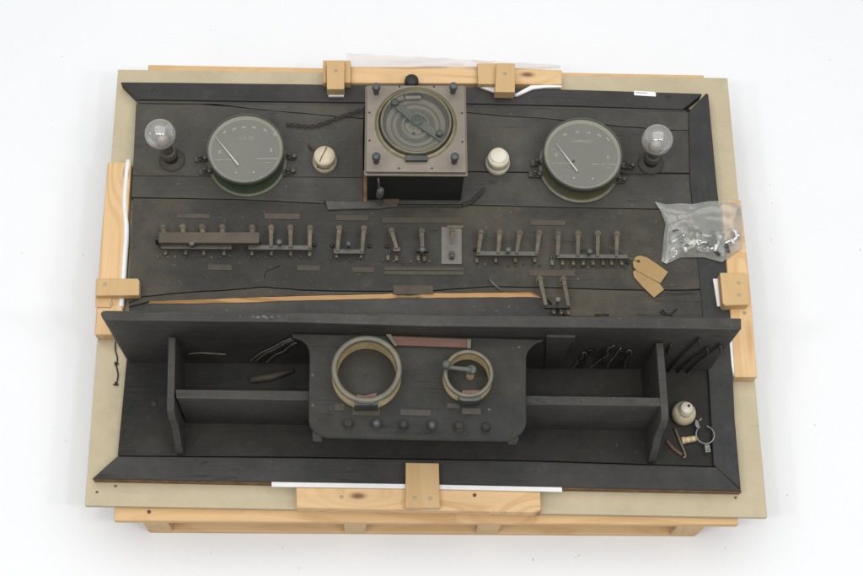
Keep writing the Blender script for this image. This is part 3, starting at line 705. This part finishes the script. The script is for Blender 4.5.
mb.mat(M['brassrim']); mb.lathe(cz, [(rc*.965, .0005), (rc*.96, .011), (rc*.94, .013), (rc*.90, .0125), (rc*.88, .010), (rc*.875, -.011)], 72)
mb.mat(M['flangebrass']); mb.lathe(cz, [(rc*.955, .0126), (rc*.945, .0138), (rc*.93, .0133)], 72); mb.build('bezel_ring', None, ibox)
mb = MB().mat(M['disc'])
mb.lathe(cz, [(0, -.004), (.012, -.004), (.013, -.009), (rc*.30, -.009), (rc*.32, -.006), (rc*.37, -.006), (rc*.39, -.0115), (rc*.52, -.0115), (rc*.54, -.007), (rc*.60, -.007), (rc*.62, -.0095), (rc*.73, -.0095), (rc*.76, -.0055), (rc*.80, -.0055), (rc*.82, -.0115), (rc*.90, -.0115)], 72)
mb.mat(M['ringdark']); mb.lathe(cz, [(rc*.40, -.0113), (rc*.515, -.0113)], 72); mb.lathe(cz, [(rc*.63, -.0093), (rc*.68, -.0093)], 72); mb.lathe(cz, [(rc*.82, -.0113), (rc*.86, -.0113)], 72); mb.lathe(cz, [(rc*.30, -.0085), (rc*.32, -.0057)], 72)
mb.mat(M['wire'])
for a in (.9, 2.7, 4.5, 5.6):
    mb.lathe(cz+Vector((rc*.26*math.cos(a), rc*.26*math.sin(a), -.009)), [(.005, .0002), (.004, .001), (0, .0008)], 10)
mb.build('relay_disc', None, ibox)
mb = MB().mat(M['leverbar'])
a, b_ = P(391, 101, HB+.003), P(444, 140, HB+.003); d = (b_-a).normalized(); w = Vector((-d.y, d.x, 0))
ol = [a-w*.006, a+d*.03-w*.009, (a+b_)/2-d*.02-w*.011, (a+b_)/2-w*.017, (a+b_)/2+d*.02-w*.011, b_-d*.03-w*.010, b_-w*.008, b_+w*.008, b_-d*.03+w*.010, (a+b_)/2+d*.02+w*.011, (a+b_)/2+w*.017, (a+b_)/2-d*.02+w*.011, a+d*.03+w*.009, a+w*.006]
mb.poly(ol, z0-.0035, z0+.0035)
mb.lathe((a+b_)/2+Vector((0, 0, .002)), [(.015, 0), (.015, .004), (.011, .006), (.006, .006), (.006, .008), (0, .008)], 24)
mb.lathe(a+d*.012, [(.010, 0), (.010, .010), (.007, .012), (0, .012)], 16); mb.lathe(b_-d*.018-w*-.004, [(.009, 0), (.009, .012), (.007, .014), (0, .014)], 16)
mb.build('lever_bar', None, ibox, .0012)
mb = MB().mat(M['contact']); mb.prism([(393, 98.5), (403, 95), (404.5, 99), (395, 102.5)], HB+.010, HB-.004); mb.mat(M['brassrim']); mb.prism([(405, 95.8), (421, 95.5), (421, 98.6), (405, 99.2)], HB+.006, HB-.006); mb.build('contact_block', None, ibox, .001)
pr([(404.8, 155.2), (428, 155.6), (427.6, 160.2), (405.4, 160.2)], HB+.012, HB+.0003, 'slot_clip', M['darksteel'], ibox, .001)
pr([(408, 91.6), (423, 91.6), (422.6, 94), (408.4, 94)], HB+.010, HB+.0003, 'slot_clip', M['darksteel'], ibox, .001)
for x, y in ((376.3, 86), (453.6, 85.3), (376.3, 155.6), (455, 155.8)):
    t = P(x, y, HB+.036); mb = MB().mat(M['darksteel'])
    mb.lathe((t.x, t.y, z0), [(.0075, 0), (.0075, .003), (.0045, .004), (.0045, .024)], 16)
    mb.mat(M['postgrey']); mb.lathe((t.x, t.y, z0+.022), [(.006, 0), (.0105, .002), (.0105, .011), (.008, .0145), (0, .015)], 20); mb.build('corner_post', None, ibox)
for x, y in ((369.3, 112.8), (369.5, 140.6), (462, 113.2), (462.3, 142), (399, 168.4), (432, 168.4), (399.5, 86.8), (434, 86.8)):
    MB().lathe(P(x, y, HB), [(.0028, .0), (.0024, .0008), (0, .0006)], 8).build('screw_hole', M['wire'], ibox)
MB().lathe(cz, [(0, .0100), (rc*.90, .0098)], 56).build('glass_cover', M['glass_relay'], ibox)
MB().lathe(P(411.3, 86.5, .035), [(.0165, 0), (.0165, .022), (.019, .026), (.018, .034), (.012, .040), (0, .042)], 24).build('black_knob', M['wire'], sw)
# wires near the box
def twisted(pts, r, twist, amp, mat, name='twisted_wire', seg=5):
    sp = smoothpath(pts, 14); mb = MB()
    for ph in (0, math.pi):
        o_ = []
        for i, p in enumerate(sp):
            a = ph+i*twist; o_.append(p+Vector((0, math.cos(a)*amp, abs(math.sin(a))*amp)))
        mb.tube(o_, r, seg)
    return mb.build(name, M[mat], sw)
twisted([P(287, 124.5, .038), P(300, 126, .038), P(316, 126, .038), P(334, 119.5, .038), P(350, 114, .038), P(364, 109.5, .038)], .0022, .5, .004, 'fabricwire')
twisted([P(463, 205, .034), P(470, 203, .034), P(478, 196, .034), P(484, 190, .034)], .0022, .9, .005, 'fabricwire')
bf = min(v.y for v in scaled(.975)) - .010; fx = P(379, 190, .1).x
twisted([Vector((fx-.002, bf, ZB+.178)), Vector((fx, bf-.004, ZB+.14)), Vector((fx+.004, bf-.006, ZB+.10)), Vector((fx+.001, bf-.010, ZB+.042))], .0024, .4, .003, 'greywire')
MB().lathe((fx+.003, bf-.006, ZB+.108), [(0, -.034), (.007, -.031), (.0095, -.012), (.0095, .018), (.006, .028), (0, .03)], 14, (.06, -.05, 1)).build('fuse_sleeve', M['terminal_pale'], sw)
pr([(325.4, 201), (362, 201.5), (378, 201.6), (398, 203.4), (398, 206), (380, 208), (360, 208.3), (327.6, 209.3)], .0362, .0330, 'lead_strip', M['lead'], sw, .001)
MB().tube([P(324.6, 201, .036), P(326, 205, .036), P(327.6, 210, .036), P(345, 209.3, .036), P(378, 208.8, .036), P(398, 206.6, .036), P(440, 206.8, .036), P(462, 207, .036)], .0019, 6).build('wire', M['wire'], sw)
for px in ([(383, 199, ), (399, 198.6), (399, 203), (383, 203)],):
    pr(px, .036, .030, 'terminal_strip', M['rust'], sw, .001)
# ------------------------------------------------------------------ knife switches
def bladeshape(mb, x0, y0_, x1, y1_, h=.060, wt=4.6, wb_=3.5):
    a, b_ = P(x0, y0_, h), P(x1, y1_, h); d = (b_-a).normalized(); w = Vector((-d.y, d.x, 0))
    t, u = S(wt, x0, y0_, h)/2, S(wb_, x1, y1_, h)/2
    head = t*1.32; ring_ = []
    for i in range(13):
        an = math.pi*(-.80+1.60*i/12); ring_.append(a - d*math.cos(an)*head*-1*-1 + w*math.sin(an)*head)
    sh = a+d*head*1.05
    pts = [sh+w*t*.95] + [b_+w*u, b_-w*u] + [sh-w*t*.95] + ring_
    mb.poly(pts, ZB+h-.004, ZB+h)
    mb.lathe(Vector((a.x, a.y, ZB+h)), [(head*.62, 0), (head*.60, .0025), (head*.35, .0032), (0, .003)], 12)
def switch(blades, bar, knob, studs, dark=False, base=.0325):
    hb = .058
    mb = MB(); x0, y0_, x1, y1_ = bar; mb.prism([(x0, y0_), (x1, y0_+(x1-x0)*.008), (x1, y1_+(x1-x0)*.008), (x0, y1_)], hb, hb-.012)
    o = mb.build('knife_switch', M['wire'] if dark else M['bar'], sw, .0015)
    for b_ in blades:
        x0, y0_, x1, y1_ = b_[:4]
        m = MB(); bladeshape(m, x0, y0_, x1, y1_, hb+.004)
        bl = m.build('blade', M['blade'] if random.random() < .75 else M['contact'], o, .0008)
        m = MB(); c = P(x0, y0_, hb); m.box((c.x, c.y, ZB+base+.010), (.009, .010, .020)); m.box((c.x, c.y, ZB+base+.0015), (.014, .016, .003)); m.build('hinge_post', M['contact'], o, .001)
    for i, (x, y) in enumerate(studs):
        m = MB(); c = P(x, y, base+.013); cb = Vector((c.x, c.y, ZB+base))
        m.box((cb.x, cb.y+.006, cb.z+.003), (.009, .018, .006)); m.box((cb.x-.0032, cb.y+.016, cb.z+.008), (.0018, .010, .016)); m.box((cb.x+.0032, cb.y+.016, cb.z+.008), (.0018, .010, .016))
        m.lathe(cb, [(.0042, .0), (.0042, .013), (0, .014)], 10); m.build('contact_clip', M['contact'] if i % 3 else M['brassrim'], o, .0008)
    if knob:
        c = P(*knob, hb+.026)
        MB().lathe((c.x, c.y, ZB+hb), [(.004, -.002), (.004, .012), (.0065, .015), (.0085, .020), (.0065, .025), (0, .027)], 18).build('knob', M['knob'], o)
    return o
switch([(162.8, 226.5, 165, 246), (182.3, 226.5, 185, 246), (202, 226.5, 203.5, 246), (222, 226.5, 223.5, 246)], (161, 243.8, 232, 248.4), (191.5, 242.5), [(165.3, 253), (185.5, 253), (203.5, 253.3), (223.7, 253.5)])
switch([(252, 227, 251.8, 247), (271, 227.2, 271, 247), (290.3, 227.2, 290.6, 247.5), (310, 227.5, 309.6, 248)], (248, 244.8, 312, 249.2), (279.2, 241), [(251.7, 253.6), (271.2, 253.8), (290.6, 254), (309.5, 254.4)])
switch([(339.3, 227.6, 337.4, 251), (364, 228, 362, 251.5)], (333.7, 249, 364.4, 253.2), (348.7, 243), [(336.5, 256), (361, 256.3)])
sA = switch([(391.5, 230, 396.6, 248)], (393.2, 247, 400.2, 251), None, [(388, 258.5), (396.6, 259)])
sB = switch([(421.8, 230.6, 422.4, 248)], (416, 248, 428.5, 251.5), (422.4, 248.6), [(418.5, 259), (424.5, 259.5)], True)
switch([(481.2, 232, 478.4, 253), (500, 232, 498, 253), (520, 232.6, 516.6, 253.5), (539.5, 232.4, 536.6, 254)], (476.4, 250.8, 537.6, 255.2), (508.6, 249), [(477, 261), (496, 261), (515.6, 260.8), (535, 260.5)])
switch([(558.7, 233, 557.8, 255.5), (578.4, 233, 577.8, 256), (598, 233, 597.6, 256.3), (617.2, 233.3, 616.6, 256.5)], (556.8, 253.8, 628, 257.8), (590, 250.8), [(x, 263.5) for x in (552.6, 563, 573.6, 583.7, 593.3, 603.5, 612, 622)])
switch([(540, 278.4, 546, 305), (563.6, 278.6, 568.6, 306)], (545, 304.6, 569.6, 307.8), (558.6, 299), [(554, 312), (561.5, 312.5), (568.6, 313)], True, .0305)
# wooden strip laid over the first bank
part('cover_strip', [(159, 232), (258.5, 232), (259.6, 233.5), (259.6, 241.5), (258.8, 243), (158.3, 242.6)], .082, .066, 'oldwood', .002)
for x in (158.8, 258.4):
    c = P(x, 242.3, .04); MB().box((c.x, c.y, ZB+.05), (.012, .010, .034)).build('strip_post', M['wire'], sw, .001)
# toggle plate
tp = part('toggle_plate', [(441.3, 226.8), (461.6, 226.8), (461.9, 264), (441.2, 263.8)], .0365, .0322, 'greyplate', .001)
mb = MB().mat(M['contact']); bladeshape(mb, 452.6, 230.5, 451.8, 243.5, .060, 3.8, 2.6)
mb.mat(M['darksteel']); c = P(452, 254, .05); mb.box((c.x, c.y, ZB+.043), (.011, .02, .014)); mb.lathe(P(452, 256.6, .04), [(.006, 0), (.006, .012), (0, .013)], 12)
c = P(452.4, 230, .05); mb.box((c.x, c.y, ZB+.043), (.010, .010, .016)); mb.build('toggle_lever', None, tp, .0008)
pr([(447, 225.2), (463.6, 225.4), (463.6, 228), (447, 228)], .0395, .0367, 'terminal_strip', M['contact'], tp, .0006)
# name strips
for px, m, n_ in (((176.5, 213.7, 210, 218), 'nameplate', 0), ((264, 213.2, 300, 219), 'nameplate', 0), ((336, 214.8, 368.5, 220.2), 'nameplate', 0), ((382, 217, 463, 222.8), 'nameplate', 0),
        ((384.5, 267, 463.8, 270), 'olivestrip', 0), ((384.5, 270.8, 463.8, 274.5), 'olivestrip', 0), ((530, 220, 565.5, 225.2), 'nameplate', 0), ((529, 269.8, 575, 275.6), 'nameplate', 0),
        ((208, 264.2, 232, 269.8), 'olivestrip', 0), ((297, 265, 320, 270.2), 'olivestrip', 0), ((352, 267, 374.5, 272), 'olivestrip', 0)):
    x0, y0_, x1, y1_ = px
    part('name_strip', [(x0, y0_), (x1, y0_+.4), (x1, y1_+.4), (x0, y1_)], .0348, .0320, m, .0006)
# terminal screw rows below the banks
random.seed(5)
for xs, y in ((range(158, 312, 9), 257), (range(331, 366, 9), 259), (range(384, 434, 9), 262), (range(476, 545, 8), 265), (range(552, 628, 9), 267)):
    for x in xs:
        MB().lathe(P(x+random.uniform(-1, 1), y+random.uniform(-.8, .8), .0325), [(.0042, 0), (.0038, .004), (0, .005)], 9).build('terminal_screw', M['olivestrip'] if random.random() < .75 else M['contact'], sw)
for x, y in ((314.7, 245.5), (332.3, 246), (369.8, 246.5), (386.8, 246.8), (157.5, 242.8), (475, 250), (627.5, 263)):
    MB().lathe(P(x, y, .0325), [(.0055, 0), (.005, .006), (0, .007)], 10).build('screw_head', M['wire'], sw)
MB().tube([P(264.5, 277.5, .0338), P(266, 271, .0338), P(272, 268.5, .0338), P(280, 265.5, .0338)], .0016, 5).build('scratch_wire', M['wire'], sw)
MB().tube([P(489, 279, .0345), P(494, 284.5, .0345), P(502, 291, .0335)], .0038, 6).build('stray_wire', M['greywire'], sw)
for pts in ([(660, 311.5), (664, 314), (670, 314.5), (677, 309)], [(662, 309.5), (667, 313.5), (672, 315.6)], [(595, 315), (604, 314.6), (609, 315)]):
    MB().tube([P(x, y, .033) for x, y in pts], .0022, 5).build('stray_wire', M['wire'], sw)
MB().tube(smoothpath([P(609.5, 246, .05), P(612.5, 249, .055), P(617, 246.5, .055), P(622, 252, .05), P(628, 257.5, .046)], 5), .0012, 5).build('stray_wire', M['greywire'], sw)
# debris lying in the dark compartment
MB().tube([P(250, 380, .03), P(270, 377, .031), P(293, 370.5, .033)], [.008, .010, .006], 8).build('wooden_stick', M['nameplate'], None).name = 'wooden_stick'
tag(bpy.data.objects['wooden_stick'], 'brown stick lying in the dark left compartment under the long shelf', 'stick')
# ------------------------------------------------------------------ battens with clamp blocks
BG = 'battens fixed along the board edges'
def screw(x, y, h, par, m='screwgrey'):
    MB().lathe(P(x, y, h), [(.0048, .0001), (.0044, .0008), (.002, .0003), (0, .0002)], 12).build('screw_head', M[m], par)
tb = thing('edge_batten', P(440, 76, 0), 'pine batten with two clamp blocks along the top edge, behind the square instrument box', 'batten', BG)
pr([(350.6, 66.5), (478, 66.3), (562, 70), (562, 84.8), (478, 83.4), (350.6, 83)], .04, .0005, 'batten_plank', M['pine_x'], tb, .003)
pr([(344.2, 60.5), (350.8, 60.5), (350.6, 82.6), (344.2, 82.6)], .062, .0006, 'spacer_block', M['block'], tb, .002)
pr([(323, 60.2), (326.4, 60.2), (326.4, 83), (323, 83)], .055, .0006, 'spacer_block', M['block'], tb, .002)
pr([(326.4, 60.2), (344.6, 60.2), (344.4, 89.2), (326.8, 89.2)], .078, .045, 'clamp_block', M['block'], tb, .002)
pr([(477.2, 63.2), (497, 63.2), (497, 84.2), (478, 84)], .062, .0402, 'spacer_block', M['block'], tb, .002)
pr([(496.3, 63), (515, 63.4), (515, 92.3), (495, 92)], .080, .045, 'clamp_block', M['block'], tb, .002)
screw(336, 71, .078, tb); screw(504.5, 74, .080, tb)
lb = thing('edge_batten', P(112, 250, 0), 'pine batten with one clamp block along the left edge of the beige board', 'batten', BG)
pr([(107.6, 162), (131.2, 162), (126.5, 240), (121, 334.8), (94.5, 334.5), (101, 240)], .04, .0005, 'batten_plank', M['pine_y'], lb, .003)
pr([(96, 278.2), (138, 278.4), (139.4, 281), (139.2, 295.2), (95.2, 295.6)], .066, .042, 'clamp_block', M['block'], lb, .002)
pr([(95.4, 295.8), (112, 295.6), (111, 307), (95, 307)], .046, .0403, 'spacer_block', M['block'], lb, .002)
screw(104.7, 284.5, .066, lb); screw(111, 303.8, .046, lb)
rb = thing('edge_batten', P(740, 290, 0), 'pine batten with one clamp block along the right edge, partly under the plastic bag', 'batten', BG)
pr([(721, 200.5), (741, 200), (750.5, 290), (757.6, 377), (734.5, 377), (729, 290)], .04, .0005, 'batten_plank', M['pine_y'], rb, .003)
pr([(720, 272.6), (745.6, 272.6), (748.8, 275), (749, 304.5), (725, 305.4), (722.8, 303)], .072, .036, 'clamp_block', M['block'], rb, .002)
screw(738.5, 283, .072, rb); screw(739, 295, .072, rb); screw(744.5, 313, .04, rb)
bb = thing('edge_batten', P(420, 498, 0), 'knotty pine batten with a flat clamp block along the bottom edge near the viewer', 'batten', BG)
pr([(296, 486.8), (420, 488.6), (540.4, 491), (541, 512.4), (420, 510), (296.6, 507.6)], .04, .0005, 'batten_plank', M['pine_knot'], bb, .003)
pr([(405.7, 462.4), (438.9, 463), (440, 507.6), (405.4, 507.6)], .062, .0405, 'clamp_block', M['block'], bb, .002)
screw(415, 498, .062, bb); screw(430.5, 498.6, .062, bb); screw(341.5, 497, .04, bb); screw(474.6, 495, .04, bb, 'rust')
# knot in the bottom batten
# white foam
FG = 'white foam strips padding the switchboard'
def foam(px, h1, h0, label): tag(pr(px, h1, h0, 'foam_strip', M['foam'], None, .0015), label, 'foam strip', FG)
foam([(271.5, 481.6), (420, 484), (562, 487), (562.4, 491.6), (420, 488.6), (271.5, 486.4)], .048, .041, 'long white foam strip between the bottom rail and the bottom batten')
foam([(328, 85), (344, 85), (344, 96.2), (328.4, 96.2)], .0435, .0352, 'small white foam pad poking out below the top left clamp block')
foam([(480, 84.6), (496, 85), (496.5, 93.8), (516, 93.5), (522, 90), (531, 85.2), (548, 84.8), (562, 85.4), (562, 87.2), (545, 87.4), (533, 89), (525, 92.5), (517, 96), (497, 93.4), (480, 87)], .0435, .0352, 'crooked white foam sheet under the top right clamp block')
foam([(713, 278.6), (719, 278.4), (723.5, 306), (717.5, 306.2)], .041, .0352, 'short white foam pad beside the right clamp block')
foam([(727.6, 318), (730, 318), (735.4, 364), (733.6, 377), (731.8, 366)], .038, .0006, 'thin white foam strip inside the lower right batten end')
pts = smoothpath([P(x, y, .02) for x, y in ((129.2, 163), (127.2, 180), (125.6, 205), (127.2, 232), (125.4, 262), (123.6, 290), (121.8, 309))], 6)
mb = MB(); vs = []
for i, p in enumerate(pts):
    vs.append([mb.bm.verts.new(p+Vector((dx, 0, dz))) for dx, dz in ((-.005, -.019), (.005, -.019), (.0055, .02), (0, .0225), (-.0055, .02))])
for a, b_ in zip(vs, vs[1:]):
    for k in range(5): mb.face([a[k], a[(k+1) % 5], b_[(k+1) % 5], b_[k]], True)
mb.face(vs[0]); mb.face(vs[-1][::-1]); tag(mb.build('foam_strip', M['foam']), 'long wavy white foam strip standing between left batten and switchboard', 'foam strip', FG)
# clear film behind the top batten
mb = MB(); rows = []
for i in range(40):
    t = i/39; x = 347+(560-347)*t
    yt = 53+12*t + math.sin(i*1.3)*.5; yb = 67.5+1.5*t
    rows.append([mb.bm.verts.new(P(x, yt+(yb-yt)*s/5, .045+(.004*math.sin(s*.9+i*.35)+.006*mnoise.noise(Vector((i*.22, s*.5, 1)))))) for s in range(6)])
for a, b_ in zip(rows, rows[1:]):
    for s in range(5): mb.face([a[s], b_[s], b_[s+1], a[s+1]], True)
tag(mb.build('plastic_film', M['film']), 'crumpled clear plastic film sticking out behind the top batten', 'plastic film')
# ------------------------------------------------------------------ loose things
tagp1 = [(632.8, 262.6), (634.7, 258), (637, 256.2), (640.5, 255.7), (647, 257.4), (657, 264), (668, 272), (660.5, 283), (648, 276.5), (636.6, 270.4), (633.6, 267)]
tagp2 = [(633, 272), (634.4, 270.4), (636.6, 270), (644, 272), (652, 277.5), (659.5, 283.3), (664, 289.5), (654, 297.5), (643, 287), (634, 277)]
o = MB().prism(tagp2, .0375, .0362).build('paper_tag', M['tag'], None); tag(o, 'brown paper tag half hidden under the other tag, with its lower corner showing', 'tag', 'brown paper tags')
o2 = MB().prism(tagp1, .0405, .0392).build('paper_tag', M['tag'], None); tag(o2, 'brown paper tag lying on top of the other tag, its string hole showing', 'tag', 'brown paper tags')
MB().lathe(P(638.4, 261.3, .0405), [(.0042, .0001), (.004, .0007), (0, .0005)], 14).build('eyelet_hole', M['wire'], o2)
MB().tube(smoothpath([P(638.4, 261.3, .0412), P(634, 259.5, .043), P(629, 258, .042), P(624, 256.5, .05)], 4), .0012, 5).build('string', M['string'], o2)
# porcelain lampholder
c = P(684.3, 412.5, .045); b0 = Vector((c.x, c.y, ZB+.0213))
mb = MB().mat(M['porcelain_dirty']); mb.lathe(b0, [(.022, 0), (.028, .004), (.030, .014), (.0285, .026), (.023, .034), (.0165, .037)], 40)
mb.build('porcelain_insulator', None, None); ins = bpy.data.objects['porcelain_insulator']; tag(ins, 'cream porcelain insulator with a small round cap, loose in the right compartment', 'insulator')
mb = MB().mat(M['porc']); mb.lathe(b0+Vector((.001, .004, .035)), [(.0185, 0), (.019, .003), (.0155, .006), (.0155, .016), (.0135, .019), (0, .0195)], 30)
mb.build('cap', None, ins); MB().lathe(b0+Vector((.0055, .0085, .0543)), [(.0038, .0003), (.003, .0011), (0, .0008)], 10).build('cord_hole', M['wire'], ins)
# ring clamp
cl = thing('pipe_clamp', P(705, 435, .021), 'steel ring clamp with a short stem lying beside the porcelain insulator', 'clamp')
c = P(704.5, 435.5, .030); R0 = .0225; mb = MB()
pts = []
for i in range(37):
    a = math.radians(118+ (360-42)*i/36); pts.append(c+Vector((R0*math.cos(a), R0*math.sin(a), 0)))
# flat band ring
bm_ = mb; prev = None
for p in pts:
    d = (p-c).normalized(); r = [mb.bm.verts.new(p+d*s+Vector((0, 0, z))) for s, z in ((-.0013, -.009), (.0013, -.009), (.0013, .009), (-.0013, .009))]
    if prev: [mb.face([prev[k], prev[(k+1) % 4], r[(k+1) % 4], r[k]], False) for k in range(4)]
    else: mb.face(r)
    prev = r
mb.face(prev[::-1]); mb.build('ring_band', M['steel'], cl)
mb = MB(); mb.tube([P(681.5, 440.5, .03), P(685, 440, .03)], .009, 12); mb.tube([P(685, 440, .03), P(690.5, 439.2, .03)], .0085, 6); mb.tube([P(690.5, 439.2, .03), P(696, 438.2, .03)], .0075, 12); mb.build('stem', M['brass'], cl)
mb = MB(); mb.prism([(695.5, 419.5), (698.5, 420.4), (699.6, 426.2), (697.4, 428), (695, 424.5)], .038, .0215); mb.prism([(700.5, 417.5), (702.5, 418.6), (700.3, 421), (698.8, 420.2)], .034, .028); mb.build('lug', M['steel'], cl, .0006)
mb = MB(); mb.prism([(704.6, 444.6), (709.6, 444.4), (711, 451.8), (705.8, 452.2)], .038, .0215); mb.lathe(P(709, 449.5, .038), [(.004, 0), (.004, .004), (0, .005)], 6); mb.build('lug', M['steel'], cl, .0006)
# bent rod
o = MB().tube(smoothpath([P(666.6, 440.6, .026), P(672, 447, .026), P(678, 452, .026), P(682, 454.5, .026)], 4), .0042, 8).build('rusty_rod', M['rust']); tag(o, 'short rusty rod leaning against the foot of the right upright', 'rod')
o = MB().tube(smoothpath([P(674.6, 427.6, .026), P(680, 441, .028), P(685.4, 455, .026), P(683, 457.6, .026)], 4), .0034, 8).build('bent_wire_rod', M['contact']); tag(o, 'thin bent brown rod lying below the porcelain insulator', 'rod')
# frayed cord on the left margin
mb = MB(); mb.tube(smoothpath([P(118.4, 334, .034), P(115.6, 342, .02), P(115.4, 350, .004), P(117.4, 358, .003), P(116.6, 366, .003), P(118, 375, .003), P(116.4, 384, .004)], 6), .0018, 6)
for k in range(7):
    a = P(116.6, 362+random.uniform(-2, 2), .004) if k < 2 else P(116.4, 384, .004); mb.tube([a, a+Vector((random.uniform(-.008, .008), random.uniform(-.012, .006), .001)), a+Vector((random.uniform(-.010, .010), random.uniform(-.014, .004), 0))], .0017, 5)
tag(mb.build('frayed_cord', M['wire']), 'dark frayed cord hanging onto the beige board under the left shelf end', 'cord')
# ------------------------------------------------------------------ plastic bag with fittings
topc = [(655, 201.8), (666, 204.6), (680, 203.4), (692, 204.2), (709, 201.2), (727, 201), (741.5, 203)]
botc = [(661.5, 261), (666.5, 264), (680, 257.6), (692, 257.2), (704, 257.4), (722, 262.2), (743, 247.5)]
leftc = [(655, 201.8), (661, 212), (665.4, 224), (663.4, 240), (661.5, 261)]
rightc = [(741.5, 203), (742, 214), (743, 226), (742.5, 238), (743, 247.5)]
def along(pl_, t):
    f = t*(len(pl_)-1); i = min(int(f), len(pl_)-2); f -= i
    return (pl_[i][0]+(pl_[i+1][0]-pl_[i][0])*f, pl_[i][1]+(pl_[i+1][1]-pl_[i][1])*f)
def bagpx(u, v):
    T, B, L, R_ = along(topc, u), along(botc, u), along(leftc, v), along(rightc, v)
    c00, c10, c01, c11 = topc[0], topc[-1], botc[0], botc[-1]
    return tuple((1-v)*T[k]+v*B[k]+(1-u)*L[k]+u*R_[k]-((1-u)*(1-v)*c00[k]+u*(1-v)*c10[k]+(1-u)*v*c01[k]+u*v*c11[k]) for k in (0, 1))
random.seed(11)
folds = [(random.uniform(0, math.pi), random.uniform(3, 8), random.uniform(0, 6), random.uniform(.4, 1)) for _ in range(5)]
def under(x): return .0345 if x < 688 else .0365 + max(0, min(1, (x-716)/8))*.006
mb = MB(); N = 56; Mv = 44; g1 = []; g2 = []
for i in range(N+1):
    r1_, r2_ = [], []
    for j in range(Mv+1):
        u, v = i/N, j/Mv; x, y = bagpx(u, v)
        e = (1-(2*u-1)**6)*(1-(2*v-1)**6)
        bulge = .020*math.exp(-((u-.55)/.33)**2-((v-.68)/.26)**2)+.006
        w = 0
        for a, f, ph, am in folds: w += am*(1-abs(math.sin(f*(u*math.cos(a)+v*math.sin(a)*.8)+ph+1.6*mnoise.noise(Vector((u*3, v*3, ph))))))**3
        nz = .004*mnoise.noise(Vector((u*7, v*7, 2.2)))
        hb_ = under(x)+.0012
        h = hb_+e*(bulge+.0042*w+nz)+.001
        if x > 700 and y < 232: h = max(h, hb_+.001)
        r1_.append(mb.bm.verts.new(P(x, y, max(h, hb_+.0008)))); r2_.append(mb.bm.verts.new(P(x, y, hb_)))
    g1.append(r1_); g2.append(r2_)
for i in range(N):
    for j in range(Mv):
        mb.face([g1[i][j], g1[i+1][j], g1[i+1][j+1], g1[i][j+1]], True); mb.face([g2[i][j], g2[i][j+1], g2[i+1][j+1], g2[i+1][j]], True)
bag = mb.build('plastic_bag', M['bag']); tag(bag, 'crumpled clear plastic bag holding small metal fittings, lying over the right rail', 'plastic bag')
random.seed(21)
spots = [(676, 240), (682, 236), (688, 241), (694, 236), (699, 232), (700, 241), (706, 236), (709, 244), (713, 238), (717, 245), (721, 240), (726, 247), (731, 240), (736, 238), (704, 249), (714, 250), (692, 247)]
kinds = ['zinc', 'darksteel', 'white', 'steel', 'darksteel', 'zinc', 'white']
for k, (x, y) in enumerate(spots):
    a = random.uniform(0, 3.14); c = P(x, y, .047 if x < 714 else .053); mb = MB(); d = Vector((math.cos(a), math.sin(a), random.uniform(-.15, .15))); w = Vector((-d.y, d.x, 0))
    L = random.uniform(.014, .022); t_ = k % 3
    if t_ == 0:
        mb.tube([c-d*L, c, c+d*L], .0042, 8); mb.lathe(c+d*L, [(0, 0), (.0085, 0), (.0085, .006), (0, .007)], 6, d)
    elif t_ == 1:
        mb.tube([c-d*L, c+d*L*.2, c+d*L*.7+w*.012, c+d*L*.5+w*.024], .0046, 6); mb.lathe(c-d*L, [(.004, -.004), (.009, -.004), (.009, .004), (.004, .004), (.004, -.004)], 14, d)
    else:
        q = [c-d*L-w*.007, c+d*L*.2-w*.008, c+d*L-w*.003, c+d*L*.9+w*.006, c-d*L*.6+w*.008]
        mb.poly(q, c.z-.002, c.z+.0015); mb.lathe(c, [(.006, 0), (.006, .006), (0, .007)], 10)
    o = mb.build('metal_fitting', M[kinds[k % 7]]); tag(o, 'small metal fitting inside the crumpled clear plastic bag', 'fitting', 'metal fittings inside the plastic bag')
# ------------------------------------------------------------------ light
w = bpy.data.worlds.new('World'); sc.world = w; w.use_nodes = True
w.node_tree.nodes['Background'].inputs[0].default_value = (.97, .985, 1, 1); w.node_tree.nodes['Background'].inputs[1].default_value = .37
def area(name, loc, target, sx, sy, e, col=(1, 1, 1)):
    l = bpy.data.lights.new(name, 'AREA'); l.shape = 'RECTANGLE'; l.size = sx; l.size_y = sy; l.energy = e; l.color = col
    o = bpy.data.objects.new(name, l); COL.objects.link(o); o.location = loc
    o.rotation_euler = (Vector(target)-Vector(loc)).to_track_quat('-Z', 'Y').to_euler(); return o
area('overhead_softbox', (0, .8, 5.5), (0, 0, 0), 8, 6.5, 272, (.985, .993, 1))
for i in range(5):
    x = (i-2)*1.15
    area('studio_lamp', (x, -1.7, 4.6), (x*.3, 0, 0), .34, .34, 19, (1, .995, .985))
sc.view_settings.view_transform = 'Standard'; sc.view_settings.look = 'None'; sc.view_settings.exposure = 0; sc.view_settings.gamma = 1
sc.render.engine = 'CYCLES'; sc.cycles.transparent_max_bounces = 24; sc.cycles.max_bounces = 8
